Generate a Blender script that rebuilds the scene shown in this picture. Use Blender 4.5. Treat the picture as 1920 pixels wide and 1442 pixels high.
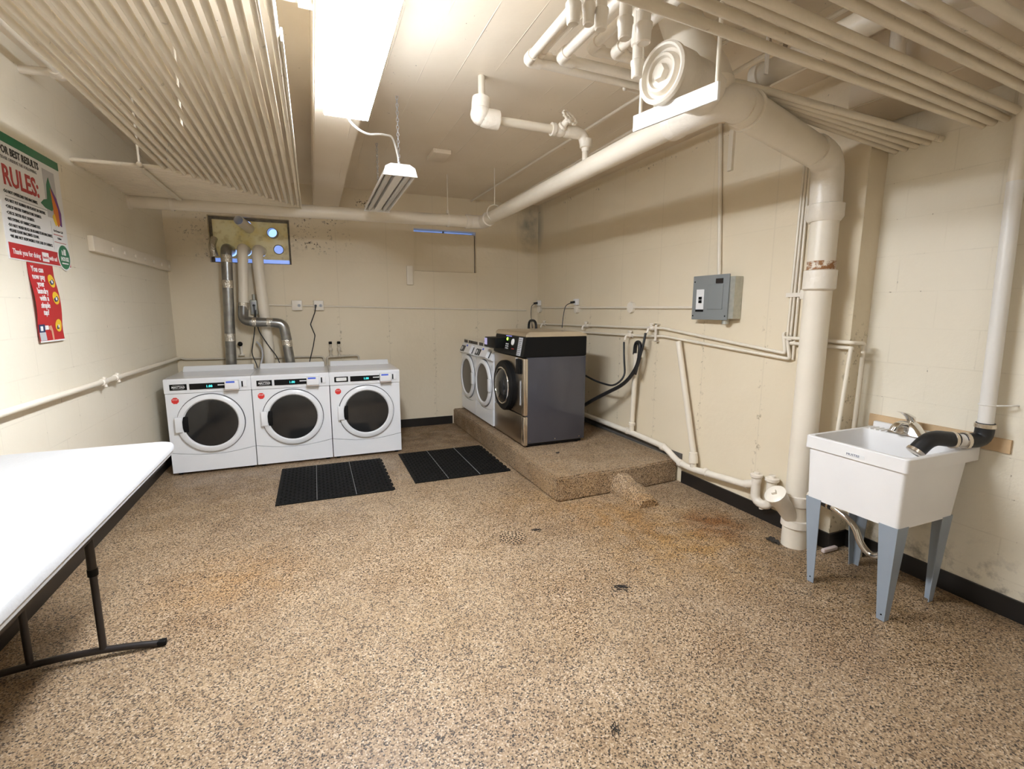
import bpy, bmesh, math, random
from mathutils import Vector, Matrix
random.seed(7)
PI = math.pi
S = bpy.context.scene
for o in list(bpy.data.objects): bpy.data.objects.remove(o)
COL = S.collection

# ------------------------------------------------------------------ camera
cam_d = bpy.data.cameras.new('camera'); cam = bpy.data.objects.new('camera', cam_d); COL.objects.link(cam)
cam_d.sensor_fit = 'HORIZONTAL'; cam_d.sensor_width = 36.0; cam_d.lens = 904.0/1920*36.0
cam_d.clip_start = 0.05; cam_d.clip_end = 60
pitch, yaw, roll = math.radians(8.83), math.radians(22.2), math.radians(0.12)
cam.matrix_world = (Matrix.Translation((0, 0, 1.5)) @ Matrix.Rotation(-yaw, 4, 'Z')
                    @ Matrix.Rotation(PI/2-pitch, 4, 'X') @ Matrix.Rotation(roll, 4, 'Z'))
S.camera = cam
# ------------------------------------------------------------------ world (evening daylight outside the basement windows)
w = bpy.data.worlds.new('world'); S.world = w; w.use_nodes = True
bg = w.node_tree.nodes['Background']; bg.inputs[0].default_value = (0.28, 0.46, 1.0, 1); bg.inputs[1].default_value = 1.5
# ------------------------------------------------------------------ exposure
S.view_settings.view_transform = 'Standard'; S.view_settings.look = 'None'
S.view_settings.exposure = 0.42; S.view_settings.gamma = 1.0; S.view_settings.use_curve_mapping = False
LAMP = 98.0          # emission of the fluorescent lens

# ------------------------------------------------------------------ materials
def N(nt, t, x=0, y=0, **k):
    n = nt.nodes.new(t)
    for a, b in k.items():
        setattr(n, a, b)
    return n
def mat(name, col, rough=0.5, metal=0.0, var=0.0, vscale=8.0, bump=0.0, bscale=60.0, emit=None, es=0.0, coat=0.0, spec=0.5, dirt=None, dscale=3.0, damt=0.0):
    m = bpy.data.materials.new(name); m.use_nodes = True; nt = m.node_tree
    b = nt.nodes['Principled BSDF']; L = nt.links
    b.inputs['Roughness'].default_value = rough; b.inputs['Metallic'].default_value = metal
    b.inputs['Base Color'].default_value = (*col, 1); b.inputs['Coat Weight'].default_value = coat
    b.inputs['Specular IOR Level'].default_value = spec
    tc = N(nt, 'ShaderNodeTexCoord')
    src = None
    if var > 0 or damt > 0:
        nz = N(nt, 'ShaderNodeTexNoise'); nz.inputs['Scale'].default_value = vscale; nz.inputs['Detail'].default_value = 4
        L.new(tc.outputs['Object'], nz.inputs['Vector'])
        mr = N(nt, 'ShaderNodeMapRange'); mr.inputs[1].default_value = .3; mr.inputs[2].default_value = .7
        mr.inputs[3].default_value = 1-var; mr.inputs[4].default_value = 1+var*.4
        L.new(nz.outputs[0], mr.inputs[0])
        mx = N(nt, 'ShaderNodeVectorMath', operation='SCALE'); mx.inputs[0].default_value = col
        L.new(mr.outputs[0], mx.inputs['Scale']); src = mx.outputs[0]
        if damt > 0:
            n2 = N(nt, 'ShaderNodeTexNoise'); n2.inputs['Scale'].default_value = dscale; n2.inputs['Detail'].default_value = 8
            n2.inputs['Roughness'].default_value = .7
            L.new(tc.outputs['Object'], n2.inputs['Vector'])
            m2 = N(nt, 'ShaderNodeMapRange'); m2.inputs[1].default_value = .62; m2.inputs[2].default_value = .74
            m2.inputs[3].default_value = 0; m2.inputs[4].default_value = damt
            L.new(n2.outputs[0], m2.inputs[0])
            mc = N(nt, 'ShaderNodeMixRGB'); mc.inputs[2].default_value = (*dirt, 1)
            L.new(src, mc.inputs[1]); L.new(m2.outputs[0], mc.inputs[0]); src = mc.outputs[0]
        L.new(src, b.inputs['Base Color'])
    if bump > 0:
        nb = N(nt, 'ShaderNodeTexNoise'); nb.inputs['Scale'].default_value = bscale; nb.inputs['Detail'].default_value = 3
        L.new(tc.outputs['Object'], nb.inputs['Vector'])
        bp = N(nt, 'ShaderNodeBump'); bp.inputs['Strength'].default_value = bump; bp.inputs['Distance'].default_value = .01
        L.new(nb.outputs[0], bp.inputs['Height']); L.new(bp.outputs[0], b.inputs['Normal'])
    if emit:
        b.inputs['Emission Color'].default_value = (*emit, 1); b.inputs['Emission Strength'].default_value = es
    return m

class NB:
    """small node builder for the wall / floor materials"""
    def __init__(s, name, rough):
        s.m = bpy.data.materials.new(name); s.m.use_nodes = True; s.nt = s.m.node_tree; s.L = s.nt.links
        s.b = s.nt.nodes['Principled BSDF']; s.b.inputs['Roughness'].default_value = rough
        s.tc = N(s.nt, 'ShaderNodeTexCoord').outputs['Object']
    def noise(s, scale, detail=4, rough=.5, vec=None):
        n = N(s.nt, 'ShaderNodeTexNoise'); n.inputs['Scale'].default_value = scale; n.inputs['Detail'].default_value = detail
        n.inputs['Roughness'].default_value = rough; s.L.new(vec or s.tc, n.inputs['Vector']); return n.outputs[0]
    def rng(s, v, a, b, c, d):
        n = N(s.nt, 'ShaderNodeMapRange'); s.L.new(v, n.inputs[0])
        for i, q in enumerate((a, b, c, d)): n.inputs[i+1].default_value = q
        return n.outputs[0]
    def math(s, op, a, b=None, c=None):
        n = N(s.nt, 'ShaderNodeMath', operation=op)
        for i, q in enumerate((a, b, c)):
            if q is None: continue
            if isinstance(q, (int, float)): n.inputs[i].default_value = q
            else: s.L.new(q, n.inputs[i])
        return n.outputs[0]
    def mix(s, f, a, b, mode='MIX'):
        n = N(s.nt, 'ShaderNodeMixRGB', blend_type=mode)
        for i, q in enumerate((f, a, b)):
            if isinstance(q, (int, float)): n.inputs[i].default_value = q
            elif isinstance(q, tuple): n.inputs[i].default_value = (*q, 1)
            else: s.L.new(q, n.inputs[i])
        return n.outputs[0]
    def sep(s):
        n = N(s.nt, 'ShaderNodeSeparateXYZ'); s.L.new(s.tc, n.inputs[0]); return n.outputs
    def comb(s, x, y, z=0.0):
        n = N(s.nt, 'ShaderNodeCombineXYZ')
        for i, q in enumerate((x, y, z)):
            if isinstance(q, (int, float)): n.inputs[i].default_value = q
            else: s.L.new(q, n.inputs[i])
        return n.outputs[0]
    def blob(s, p, r, sc=(1, 1, 1)):
        """soft round mask about world point p, 1 at the centre, 0 at r"""
        a = N(s.nt, 'ShaderNodeVectorMath', operation='SUBTRACT'); s.L.new(s.tc, a.inputs[0]); a.inputs[1].default_value = p
        q = N(s.nt, 'ShaderNodeVectorMath', operation='MULTIPLY'); s.L.new(a.outputs[0], q.inputs[0]); q.inputs[1].default_value = sc
        l = N(s.nt, 'ShaderNodeVectorMath', operation='LENGTH'); s.L.new(q.outputs[0], l.inputs[0])
        return s.rng(l.outputs['Value'], 0, r, 1, 0)
    def bump(s, h, strength, dist=.01, prev=None):
        n = N(s.nt, 'ShaderNodeBump'); n.inputs['Strength'].default_value = strength; n.inputs['Distance'].default_value = dist
        s.L.new(h, n.inputs['Height'])
        if prev: s.L.new(prev, n.inputs['Normal'])
        return n.outputs[0]
    def done(s, col, nrm=None, rough=None):
        s.L.new(col, s.b.inputs['Base Color'])
        if nrm: s.L.new(nrm, s.b.inputs['Normal'])
        if rough: s.L.new(rough, s.b.inputs['Roughness'])
        return s.m

WALL = (0.80, 0.70, 0.53)
WALLB = (0.81, 0.745, 0.61)
PIPE = (0.82, 0.745, 0.62)
def seam_lines(n, co, period, off, wdt):
    f = n.math('FRACT', n.math('DIVIDE', n.math('ADD', co, off), period))
    d = n.math('ABSOLUTE', n.math('SUBTRACT', f, .5))
    return n.rng(d, 0, wdt/period, 1, 0)
def wall_concrete(name, axis, extra=False):
    n = NB(name, .55); xyz = n.sep(); co = xyz[axis]
    line = seam_lines(n, co, .572, .0 if axis == 0 else .1, .008)
    hz = n.rng(n.math('ABSOLUTE', n.math('SUBTRACT', xyz[2], 2.05)), 0, .006, 1, 0)
    line = n.math('MAXIMUM', line, n.math('MULTIPLY', hz, .6))
    col = n.mix(n.rng(n.noise(1.3, 5), .35, .65, 0, 1), WALL, (0.765, 0.66, 0.485))
    col = n.mix(n.math('MULTIPLY', line, .26), col, (.55, .47, .34))
    chip = n.math('MULTIPLY', n.rng(seam_lines(n, co, .572, .0 if axis == 0 else .1, .05), .2, 1, 0, 1), n.rng(n.noise(26, 5, .7), .575, .63, 0, 1))
    chip = n.math('MULTIPLY', chip, n.rng(xyz[2], 1.6, 1.3, 0, 1))
    col = n.mix(n.math('MULTIPLY', chip, .75), col, (.30, .23, .13))
    if extra:
        # flaked paint by the duct panel, flakes near the floor and the damp stain high in the corner
        fl = n.rng(n.noise(38, 4, .65), .585, .62, 0, 1)
        area = n.math('MAXIMUM', n.blob((.1, 6.12, 2.35), .5, (1, 1, 1.5)), n.blob((-1.1, 6.12, 2.25), .33, (1.2, 1, 1)))
        area = n.math('MAXIMUM', area, n.blob((.75, 6.12, 2.72), .35, (1, 1, 3)))
        clump = n.rng(n.noise(5, 3), .45, .6, 0, 1)
        k = n.math('MULTIPLY', n.math('MULTIPLY', fl, n.rng(area, .1, .45, 0, 1)), clump)
        col = n.mix(k, col, (.09, .06, .03))
        st = n.math('MULTIPLY', n.blob((2.74, 6.12, 2.6), .33, (1.6, 1, .8)), n.rng(n.noise(9, 5), .35, .65, .3, 1))
        col = n.mix(n.math('MULTIPLY', st, .95), col, (.25, .25, .20))
        rim = n.math('MULTIPLY', n.blob((-.6, 6.12, 2.24), .62, (1, 1, 1.6)), n.rng(n.noise(14, 6, .7), .45, .62, 0, 1))
        col = n.mix(n.math('MULTIPLY', rim, .55), col, (.24, .19, .12))
    else:
        fl = n.rng(n.noise(34, 4, .65), .60, .64, 0, 1)
        crack = n.rng(n.math('ABSOLUTE', n.math('SUBTRACT', xyz[2], 2.79)), .0, .035, 1, 0)
        col = n.mix(n.math('MULTIPLY', n.math('MULTIPLY', fl, crack), n.rng(n.noise(3), .45, .55, 0, 1)), col, (.12, .08, .04))
        st = n.math('MULTIPLY', n.blob((2.86, 6.12, 2.6), .28, (1, 1.5, .8)), .9)
        col = n.mix(st, col, (.30, .29, .23))
    nr = n.bump(n.noise(18, 6, .6), .25, .01)
    nr = n.bump(line, -.35, .006, nr)
    return n.done(col, nr)
def wall_block(name, oy, oz, dirty=False):
    n = NB(name, .5); xyz = n.sep()
    v = n.comb(n.math('ADD', xyz[1], oy), n.math('ADD', xyz[2], oz))
    br = N(n.nt, 'ShaderNodeTexBrick'); n.L.new(v, br.inputs['Vector'])
    br.inputs['Scale'].default_value = 1; br.inputs['Mortar Size'].default_value = .004
    br.inputs['Brick Width'].default_value = .405; br.inputs['Row Height'].default_value = .203
    br.inputs['Mortar Smooth'].default_value = .5
    mort = br.outputs['Fac']
    brk = n.rng(n.noise(6, 4), .38, .62, .2, 1)
    mk = n.math('MULTIPLY', mort, brk)
    col = n.mix(n.rng(n.noise(1.7, 5), .35, .65, 0, 1), WALLB, (0.78, 0.71, 0.57))
    col = n.mix(n.math('MULTIPLY', mk, .22), col, (.50, .44, .33))
    chip = n.math('MULTIPLY', n.rng(mort, .3, .9, 0, 1), n.rng(n.noise(22, 5, .7), .62, .66, 0, 1))
    col = n.mix(n.math('MULTIPLY', chip, .7), col, (.2, .15, .09))
    if dirty:
        d = n.math('MULTIPLY', n.rng(xyz[2], .1, .36, 1, 0), n.rng(n.noise(9, 6, .7), .5, .68, 0, 1))
        col = n.mix(n.math('MULTIPLY', d, .8), col, (.13, .11, .08))
    nr = n.bump(n.noise(28, 6, .65), .35, .008)
    nr = n.bump(mk, -.6, .008, nr)
    return n.done(col, nr)
def floor_mat(name):
    n = NB(name, .45)
    vo = N(n.nt, 'ShaderNodeTexVoronoi'); vo.inputs['Scale'].default_value = 180; n.L.new(n.tc, vo.inputs['Vector'])
    rnd = N(n.nt, 'ShaderNodeSeparateColor'); n.L.new(vo.outputs['Color'], rnd.inputs[0])
    cr = N(n.nt, 'ShaderNodeValToRGB'); cr.color_ramp.interpolation = 'CONSTANT'; e = cr.color_ramp.elements
    e[0].position = 0; e[0].color = (.030, .026, .022, 1); e[1].position = .17; e[1].color = (.20, .135, .08, 1)
    for p, c in ((.27, (.40, .30, .19)), (.42, (.56, .43, .28)), (.60, (.66, .52, .36)), (.78, (.46, .36, .25)), (.90, (.80, .70, .56))):
        q = e.new(p); q.color = (*c, 1)
    n.L.new(rnd.outputs[0], cr.inputs[0])
    base = n.mix(n.rng(vo.outputs['Distance'], .35, .75, 0, .35), cr.outputs[0], (.42, .31, .20))
    lg = n.rng(n.noise(1.1, 5, .6), .35, .68, 0, 1)
    base = n.mix(1.0, base, (.76, .70, .64), 'MULTIPLY')
    col = n.mix(n.math('MULTIPLY', lg, .30), base, (.36, .25, .14), 'MULTIPLY')
    md = n.rng(n.noise(4.5, 4, .6), .42, .7, 0, 1)
    col = n.mix(n.math('MULTIPLY', md, .30), col, (.55, .45, .33), 'MULTIPLY')
    def stain(col, p, r, c, amt, sc=(1, 1, 1)):
        k = n.math('MULTIPLY', n.rng(n.blob(p, r, sc), 0, .8, 0, 1), n.rng(n.noise(7, 4), .35, .6, .25, 1))
        return n.mix(n.math('MULTIPLY', k, amt), col, c, 'MULTIPLY')
    col = stain(col, (2.55, 2.45, 0), .30, (.55, .28, .05), .85)
    col = stain(col, (2.2, 2.35, 0), .75, (.90, .66, .25), .75)
    col = stain(col, (1.95, 2.9, 0), .5, (.95, .72, .35), .6)
    col = stain(col, (1.2, 5.5, 0), .9, (.42, .32, .18), .9, (1, .9, 1))
    col = stain(col, (1.55, 3.3, 0), .5, (.95, .78, .45), .5)
    col = stain(col, (-.5, 2.9, 0), .5, (.9, .68, .38), .6)
    col = stain(col, (-.9, 4.3, 0), .8, (.7, .6, .42), .6)
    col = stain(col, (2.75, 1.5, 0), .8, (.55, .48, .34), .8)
    nr = n.bump(vo.outputs['Distance'], .25, .003)
    return n.done(col, nr, n.rng(n.noise(3, 4), .35, .65, .35, .62))
def ceil_mat(name):
    n = NB(name, .6); xyz = n.sep()
    line = seam_lines(n, xyz[0], .2, .03, .004)
    wob = n.rng(n.noise(2.3, 3), .45, .6, 0, 1)
    k = n.math('MULTIPLY', line, wob)
    col = n.mix(n.rng(n.noise(1.2, 5), .35, .65, 0, 1), (.84, .74, .60), (.78, .67, .52))
    col = n.mix(n.math('MULTIPLY', k, .6), col, (.92, .86, .74))
    sp = n.math('MULTIPLY', n.rng(n.noise(45, 3, .6), .70, .74, 0, 1), n.rng(n.noise(2), .5, .6, 0, 1))
    col = n.mix(sp, col, (.2, .15, .09))
    nr = n.bump(n.noise(14, 5), .12, .01); nr = n.bump(k, .5, .006, nr)
    return n.done(col, nr)

M = {}
M['wall_back'] = wall_concrete('painted_concrete_back', 0, True)
M['wall_right'] = wall_concrete('painted_concrete_right', 1)
M['wall_left'] = wall_block('painted_block_left', .12, .07)
M['wall_far'] = wall_block('painted_block_right', .05, .02, True)
M['floor'] = floor_mat('pebble_epoxy_floor')
M['ceil'] = ceil_mat('painted_board_marked_ceiling')
M['base'] = mat('black_vinyl_base', (.012, .010, .009), .4, var=.2, vscale=6)
M['pipe'] = mat('cream_pipe_paint', PIPE, .36, var=.05, vscale=4, bump=.12, bscale=22)
M['pipe2'] = mat('thick_cream_paint', (.84, .77, .66), .32, var=.06, vscale=9, bump=.3, bscale=30)
M['rackp'] = mat('dusty_cream_pipe_paint', (.78, .70, .56), .42, var=.08, vscale=6, bump=.2, bscale=35, dirt=(.10, .07, .04), dscale=13, damt=.7)
M['rustp'] = mat('rusty_cream_pipe', (.62, .55, .44), .5, var=.1, vscale=12, bump=.4, bscale=40, dirt=(.16, .08, .04), dscale=22, damt=1)
M['white'] = mat('white_enamel', (.82, .83, .85), .22, var=.01, vscale=3, coat=.3)
M['white2'] = mat('white_plastic', (.82, .82, .83), .35)
M['paper'] = mat('paper_white', (.80, .80, .79), .5)
M['greytrim'] = mat('light_grey_plastic', (.50, .50, .52), .3)
M['black'] = mat('black_plastic', (.007, .007, .007), .45, spec=.15)
M['rubber'] = mat('black_rubber', (.012, .012, .013), .42, bump=.1, bscale=30)
M['dkgasket'] = mat('dark_door_seam', (.03, .03, .035), .6)  # dark line around the washer doors
M['glass'] = mat('smoked_door_glass', (.022, .022, .022), .10, var=.25, vscale=3, coat=.15)
M['glassb'] = mat('brown_door_glass', (.075, .062, .048), .3, var=.15, vscale=4)
M['steel'] = mat('brushed_stainless', (.42, .37, .31), .28, 1.0, var=.08, vscale=2)
M['steel_l'] = mat('bright_stainless', (.70, .63, .54), .25, 1.0)
M['greyside'] = mat('grey_enamel_side', (.055, .055, .068), .24, var=.12, vscale=2.2, coat=.4)
M['galv'] = mat('galvanised_steel', (.36, .36, .35), .28, .9, var=.25, vscale=14)
M['foil'] = mat('foil_tape', (.72, .68, .60), .25, .9, bump=1.0, bscale=70, var=.2, vscale=40)
M['chrome'] = mat('chrome', (.78, .76, .73), .10, 1.0)
M['tub'] = mat('white_tub_plastic', (.83, .81, .79), .45, var=.03, vscale=5)
M['leg'] = mat('blue_grey_leg_enamel', (.27, .31, .355), .4, var=.04, vscale=9)
M['wood'] = mat('bare_pine_board', (.60, .42, .24), .6, var=.2, vscale=6)
M['table'] = mat('white_table_plastic', (.50, .50, .50), .5, bump=.15, bscale=60, var=.02, vscale=9)
M['tbrown'] = mat('brown_powder_coat', (.020, .015, .013), .42)
M['mat'] = mat('black_mat_rubber', (.006, .0055, .005), .75, spec=.2, var=.3, vscale=9, bump=.3, bscale=90, dirt=(.12, .11, .10), dscale=20, damt=.4)
M['panel'] = mat('grey_panel_enamel', (.235, .25, .25), .4)
M['zinc'] = mat('zinc_box', (.50, .50, .44), .45, .5, var=.15, vscale=30)
M['green'] = mat('poster_green', (.010, .17, .075), .35)
M['red'] = mat('poster_red', (.50, .016, .022), .35)
M['redt'] = mat('rules_red', (.46, .035, .035), .4)
M['stick'] = mat('sticker_red', (.72, .035, .03), .4)
M['ink'] = mat('ink_black', (.02, .02, .02), .5)
M['inkg'] = mat('ink_grey', (.22, .22, .22), .5)
M['yellow'] = mat('poster_yellow', (.80, .52, .03), .4)
M['navy'] = mat('poster_navy', (.02, .035, .11), .4)
M['orange'] = mat('cloth_orange', (.70, .19, .02), .5)
M['purple'] = mat('cloth_purple', (.16, .03, .22), .5)
M['skin'] = mat('poster_tan', (.62, .32, .20), .5)
M['blue'] = mat('label_blue', (.06, .13, .72), .4)
M['lilac'] = mat('screen_lilac', (.55, .52, .75), .3, emit=(.5, .45, .9), es=.25)
M['cyan'] = mat('digits_cyan', (.05, .6, .6), .3, emit=(.1, .95, .95), es=1.6)
M['led'] = mat('led_green', (.3, .9, .1), .3, emit=(.35, 1, .05), es=3.0)
M['ledb'] = mat('led_blue', (.3, .3, 1), .3, emit=(.35, .3, 1), es=1.2)
M['lens'] = mat('fluorescent_lens', (.9, .9, .9), .4, emit=(.90, .965, 1.06), es=LAMP)
M['lens_side'] = mat('fluorescent_lens_side', (.9, .9, .9), .4, emit=(.90, .965, 1.06), es=LAMP*.30)
M['dimlens'] = mat('ageing_fluorescent_lens', (.9, .9, .9), .4, emit=(.90, .965, 1.06), es=LAMP*.22)  # lens of the added fill lamp behind the camera
M['dimlens_side'] = mat('ageing_fluorescent_lens_side', (.9, .9, .9), .4, emit=(.90, .965, 1.06), es=LAMP*.10)
M['tube'] = mat('unlit_tube', (.62, .60, .57), .35)
M['fixture'] = mat('white_fixture_enamel', (.86, .84, .80), .35)
M['conc'] = M['floor']
M['rough_conc'] = mat('rough_broken_concrete', (.52, .42, .31), .8, var=.3, vscale=25, bump=.9, bscale=45, dirt=(.03, .02, .02), dscale=30, damt=.8)
M['hair'] = mat('dark_lint', (.035, .028, .022), .8)
M['pinkgrey'] = mat('pinkish_plastic', (.60, .50, .46), .5)
M['pvc'] = mat('white_pvc', (.80, .77, .72), .38)
M['grime_shade_grey'] = mat('grime_and_gap_shade', (.10, .09, .08), .8, bump=.6, bscale=50)  # grime colour, also paints the shaded gap around the window board
def panel_mat():
    n = NB('frosted_panel', .45)
    c = n.mix(n.rng(n.noise(4.2, 4), .40, .60, 0, 1), (.92, .92, .86), (.74, .62, .30))
    c = n.mix(n.rng(n.noise(15, 3), .52, .66, 0, .6), c, (.42, .35, .26))
    n.L.new(c, n.b.inputs['Base Color'])
    tr = N(n.nt, 'ShaderNodeBsdfTranslucent'); tr.inputs[0].default_value = (1.0, .72, .28, 1)
    mx = N(n.nt, 'ShaderNodeMixShader'); mx.inputs[0].default_value = .38
    n.L.new(n.b.outputs[0], mx.inputs[1]); n.L.new(tr.outputs[0], mx.inputs[2])
    n.L.new(mx.outputs[0], n.nt.nodes['Material Output'].inputs[0]); return n.m
M['frost'] = panel_mat()
def clear_mat():
    n = NB('hazy_glass', .3)
    tr = N(n.nt, 'ShaderNodeBsdfTransparent'); tr.inputs[0].default_value = (.9, .93, 1, 1)
    mx = N(n.nt, 'ShaderNodeMixShader'); mx.inputs[0].default_value = .6
    n.b.inputs['Base Color'].default_value = (.8, .82, .9, 1)
    n.L.new(n.b.outputs[0], mx.inputs[1]); n.L.new(tr.outputs[0], mx.inputs[2])
    n.L.new(mx.outputs[0], n.nt.nodes['Material Output'].inputs[0]); return n.m
M['haze'] = clear_mat()

# ------------------------------------------------------------------ mesh builder
def frame_of(d):
    d = Vector(d).normalized(); a = Vector((0, 0, 1)) if abs(d.z) < .95 else Vector((1, 0, 0))
    u = d.cross(a).normalized(); return u, d.cross(u).normalized(), d
def fillet(pts, r):
    pts = [Vector(p) for p in pts]; out = [pts[0]]
    for i in range(1, len(pts)-1):
        a, b, c = pts[i-1], pts[i], pts[i+1]
        d1 = (a-b); d2 = (c-b); l = min(r, d1.length*.49, d2.length*.49)
        p, q = b+d1.normalized()*l, b+d2.normalized()*l
        for k in range(6):
            t = k/5; out.append(p*(1-t)**2+b*2*t*(1-t)+q*t*t)
    out.append(pts[-1]); return out
class MB:
    def __init__(s): s.v = []; s.f = []; s.sm = []
    def add(s, vs, fs, smooth=False):
        o = len(s.v); s.v += [tuple(v) for v in vs]; s.f += [tuple(i+o for i in f) for f in fs]; s.sm += [smooth]*len(fs); return s
    def box(s, x0, x1, y0, y1, z0, z1):
        vs = [(x, y, z) for z in (z0, z1) for x, y in ((x0, y0), (x1, y0), (x1, y1), (x0, y1))]
        return s.add(vs, [(3, 2, 1, 0), (4, 5, 6, 7), (0, 1, 5, 4), (1, 2, 6, 5), (2, 3, 7, 6), (3, 0, 4, 7)])
    def rbox(s, x0, x1, y0, y1, z0, z1, r=.01, seg=3):
        bm = bmesh.new(); bmesh.ops.create_cube(bm, size=1)
        for v in bm.verts: v.co = Vector(((x0+x1)/2+v.co.x*(x1-x0), (y0+y1)/2+v.co.y*(y1-y0), (z0+z1)/2+v.co.z*(z1-z0)))
        bmesh.ops.bevel(bm, geom=bm.edges[:], offset=min(r, .49*min(abs(x1-x0), abs(y1-y0), abs(z1-z0))), segments=seg, profile=.5, affect='EDGES')
        bm.verts.index_update(); s.add([v.co for v in bm.verts], [[v.index for v in f.verts] for f in bm.faces], True); bm.free(); return s
    def loft(s, rings, caps=True, smooth=True, closed=True):
        n = len(rings[0]); vs = [p for r in rings for p in r]; fs = []
        for i in range(len(rings)-1):
            for j in range(n if closed else n-1):
                k = (j+1) % n; fs.append((i*n+j, i*n+k, (i+1)*n+k, (i+1)*n+j))
        s.add(vs, fs, smooth)
        if caps:
            s.add(rings[0], [tuple(range(n))[::-1]]); s.add(rings[-1], [tuple(range(n))])
        return s
    def tube(s, path, r, seg=14, bend=0.0, caps=True):
        p = fillet(path, bend) if bend and len(path) > 2 else [Vector(q) for q in path]
        rr = r if isinstance(r, (list, tuple)) else [r]*len(p)
        if len(rr) != len(p): rr = [rr[0]]*len(p)
        d0 = (p[1]-p[0]).normalized(); u, v, _ = frame_of(d0); rings = []
        for i, q in enumerate(p):
            if i == 0: t = d0
            elif i == len(p)-1: t = (p[i]-p[i-1]).normalized()
            else: t = ((p[i+1]-p[i]).normalized()+(p[i]-p[i-1]).normalized()).normalized()
            u = (u-t*u.dot(t)).normalized(); v = t.cross(u)
            rings.append([q+(u*math.cos(2*PI*k/seg)+v*math.sin(2*PI*k/seg))*rr[i] for k in range(seg)])
        return s.loft(rings, caps)
    def lathe(s, origin, axis, prof, seg=24, start=0.0, caps=True):
        """prof = [(distance along axis, radius)]"""
        u, v, d = frame_of(axis); o = Vector(origin)
        rings = [[o+d*h+(u*math.cos(2*PI*k/seg+start)+v*math.sin(2*PI*k/seg+start))*max(r, 1e-4) for k in range(seg)] for h, r in prof]
        # doubled rings keep the profile's corners crisp
        for i in range(len(rings)-1): s.loft([rings[i], rings[i+1]], False)
        if caps:
            s.add(rings[0], [tuple(range(seg))[::-1]]); s.add(rings[-1], [tuple(range(seg))])
        return s
    def cyl(s, a, b, r, seg=16): return s.tube([a, b], r, seg)
    def prism(s, poly, axis, a, b):
        """extrude a 2-D polygon along an axis; poly is in the other two axes in xyz order"""
        def P(q, h):
            l = [0, 0, 0]; k = 0
            for i in range(3):
                if i == axis: l[i] = h
                else: l[i] = q[k]; k += 1
            return tuple(l)
        n = len(poly); vs = [P(q, a) for q in poly]+[P(q, b) for q in poly]
        s.add(vs, [tuple(range(n))[::-1], tuple(range(n, 2*n))]+[(i, (i+1) % n, n+(i+1) % n, n+i) for i in range(n)]); return s
    def ball(s, c, r, sc=(1, 1, 1), seg=16):
        rings = [[(c[0]+sc[0]*r*math.sin(PI*i/8)*math.cos(2*PI*k/seg), c[1]+sc[1]*r*math.sin(PI*i/8)*math.sin(2*PI*k/seg), c[2]+sc[2]*r*math.cos(PI*i/8)) for k in range(seg)] for i in range(9)]
        return s.loft(rings, False)
    def torus(s, c, axis, R, r, seg=24, sec=8, a0=0, a1=2*PI):
        u, v, d = frame_of(axis); c = Vector(c)
        full = abs(a1-a0-2*PI) < 1e-6; n = seg
        pts = [c+(u*math.cos(a0+(a1-a0)*k/n)+v*math.sin(a0+(a1-a0)*k/n))*R for k in range(n+1)]
        return s.tube(pts, r, sec, caps=not full)
    def build(s, name, m, parent=None, local=False, bevel=0.0, label=None):
        me = bpy.data.meshes.new(name); V = s.v
        if parent is not None and not local:
            W = root_matrix(parent).inverted(); V = [tuple(W @ Vector(v)) for v in V]
        me.from_pydata(V, [], s.f); me.validate(); 
        bm = bmesh.new(); bm.from_mesh(me); bmesh.ops.remove_doubles(bm, verts=bm.verts, dist=1e-6)
        bmesh.ops.recalc_face_normals(bm, faces=bm.faces)
        if bevel: bmesh.ops.bevel(bm, geom=[e for e in bm.edges if e.is_manifold and e.calc_face_angle(0) > .6], offset=bevel, segments=2, affect='EDGES', clamp_overlap=True)
        bm.to_mesh(me); bm.free()
        o = bpy.data.objects.new(name, me); COL.objects.link(o)
        me.materials.append(M[m] if isinstance(m, str) else m)
        if any(s.sm) or bevel:
            for p in me.polygons: p.use_smooth = True
            try: me.set_sharp_from_angle(angle=math.radians(38))
            except Exception: pass
        if parent is not None: o.parent = parent
        if label: o['label'] = label
        return o
def root_matrix(o):
    mtx = Matrix.Identity(4)
    while o is not None:
        mtx = Matrix.LocRotScale(o.location, o.rotation_euler, o.scale) @ mtx; o = o.parent
    return mtx
def tag(o, label, cat, group=None, kind=None):
    o['label'] = label; o['category'] = cat
    if group: o['group'] = group
    if kind: o['kind'] = kind
    return o
def thing(name, label, cat, loc=(0, 0, 0), rz=0.0, group=None):
    o = bpy.data.objects.new(name, None); COL.objects.link(o); o.empty_display_size = .1
    o.location = loc; o.rotation_euler = (0, 0, rz); return tag(o, label, cat, group)
def struct(o): o['kind'] = 'structure'; return o
KIDS = {}
def children(o): return [c for c in list(bpy.data.objects) if c.parent == o]
def copy_tree(o, parent=None):
    c = o.copy(); COL.objects.link(c)
    if parent: c.parent = parent
    for ch in children(o): copy_tree(ch, c)
    return c
_txt = {}
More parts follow.
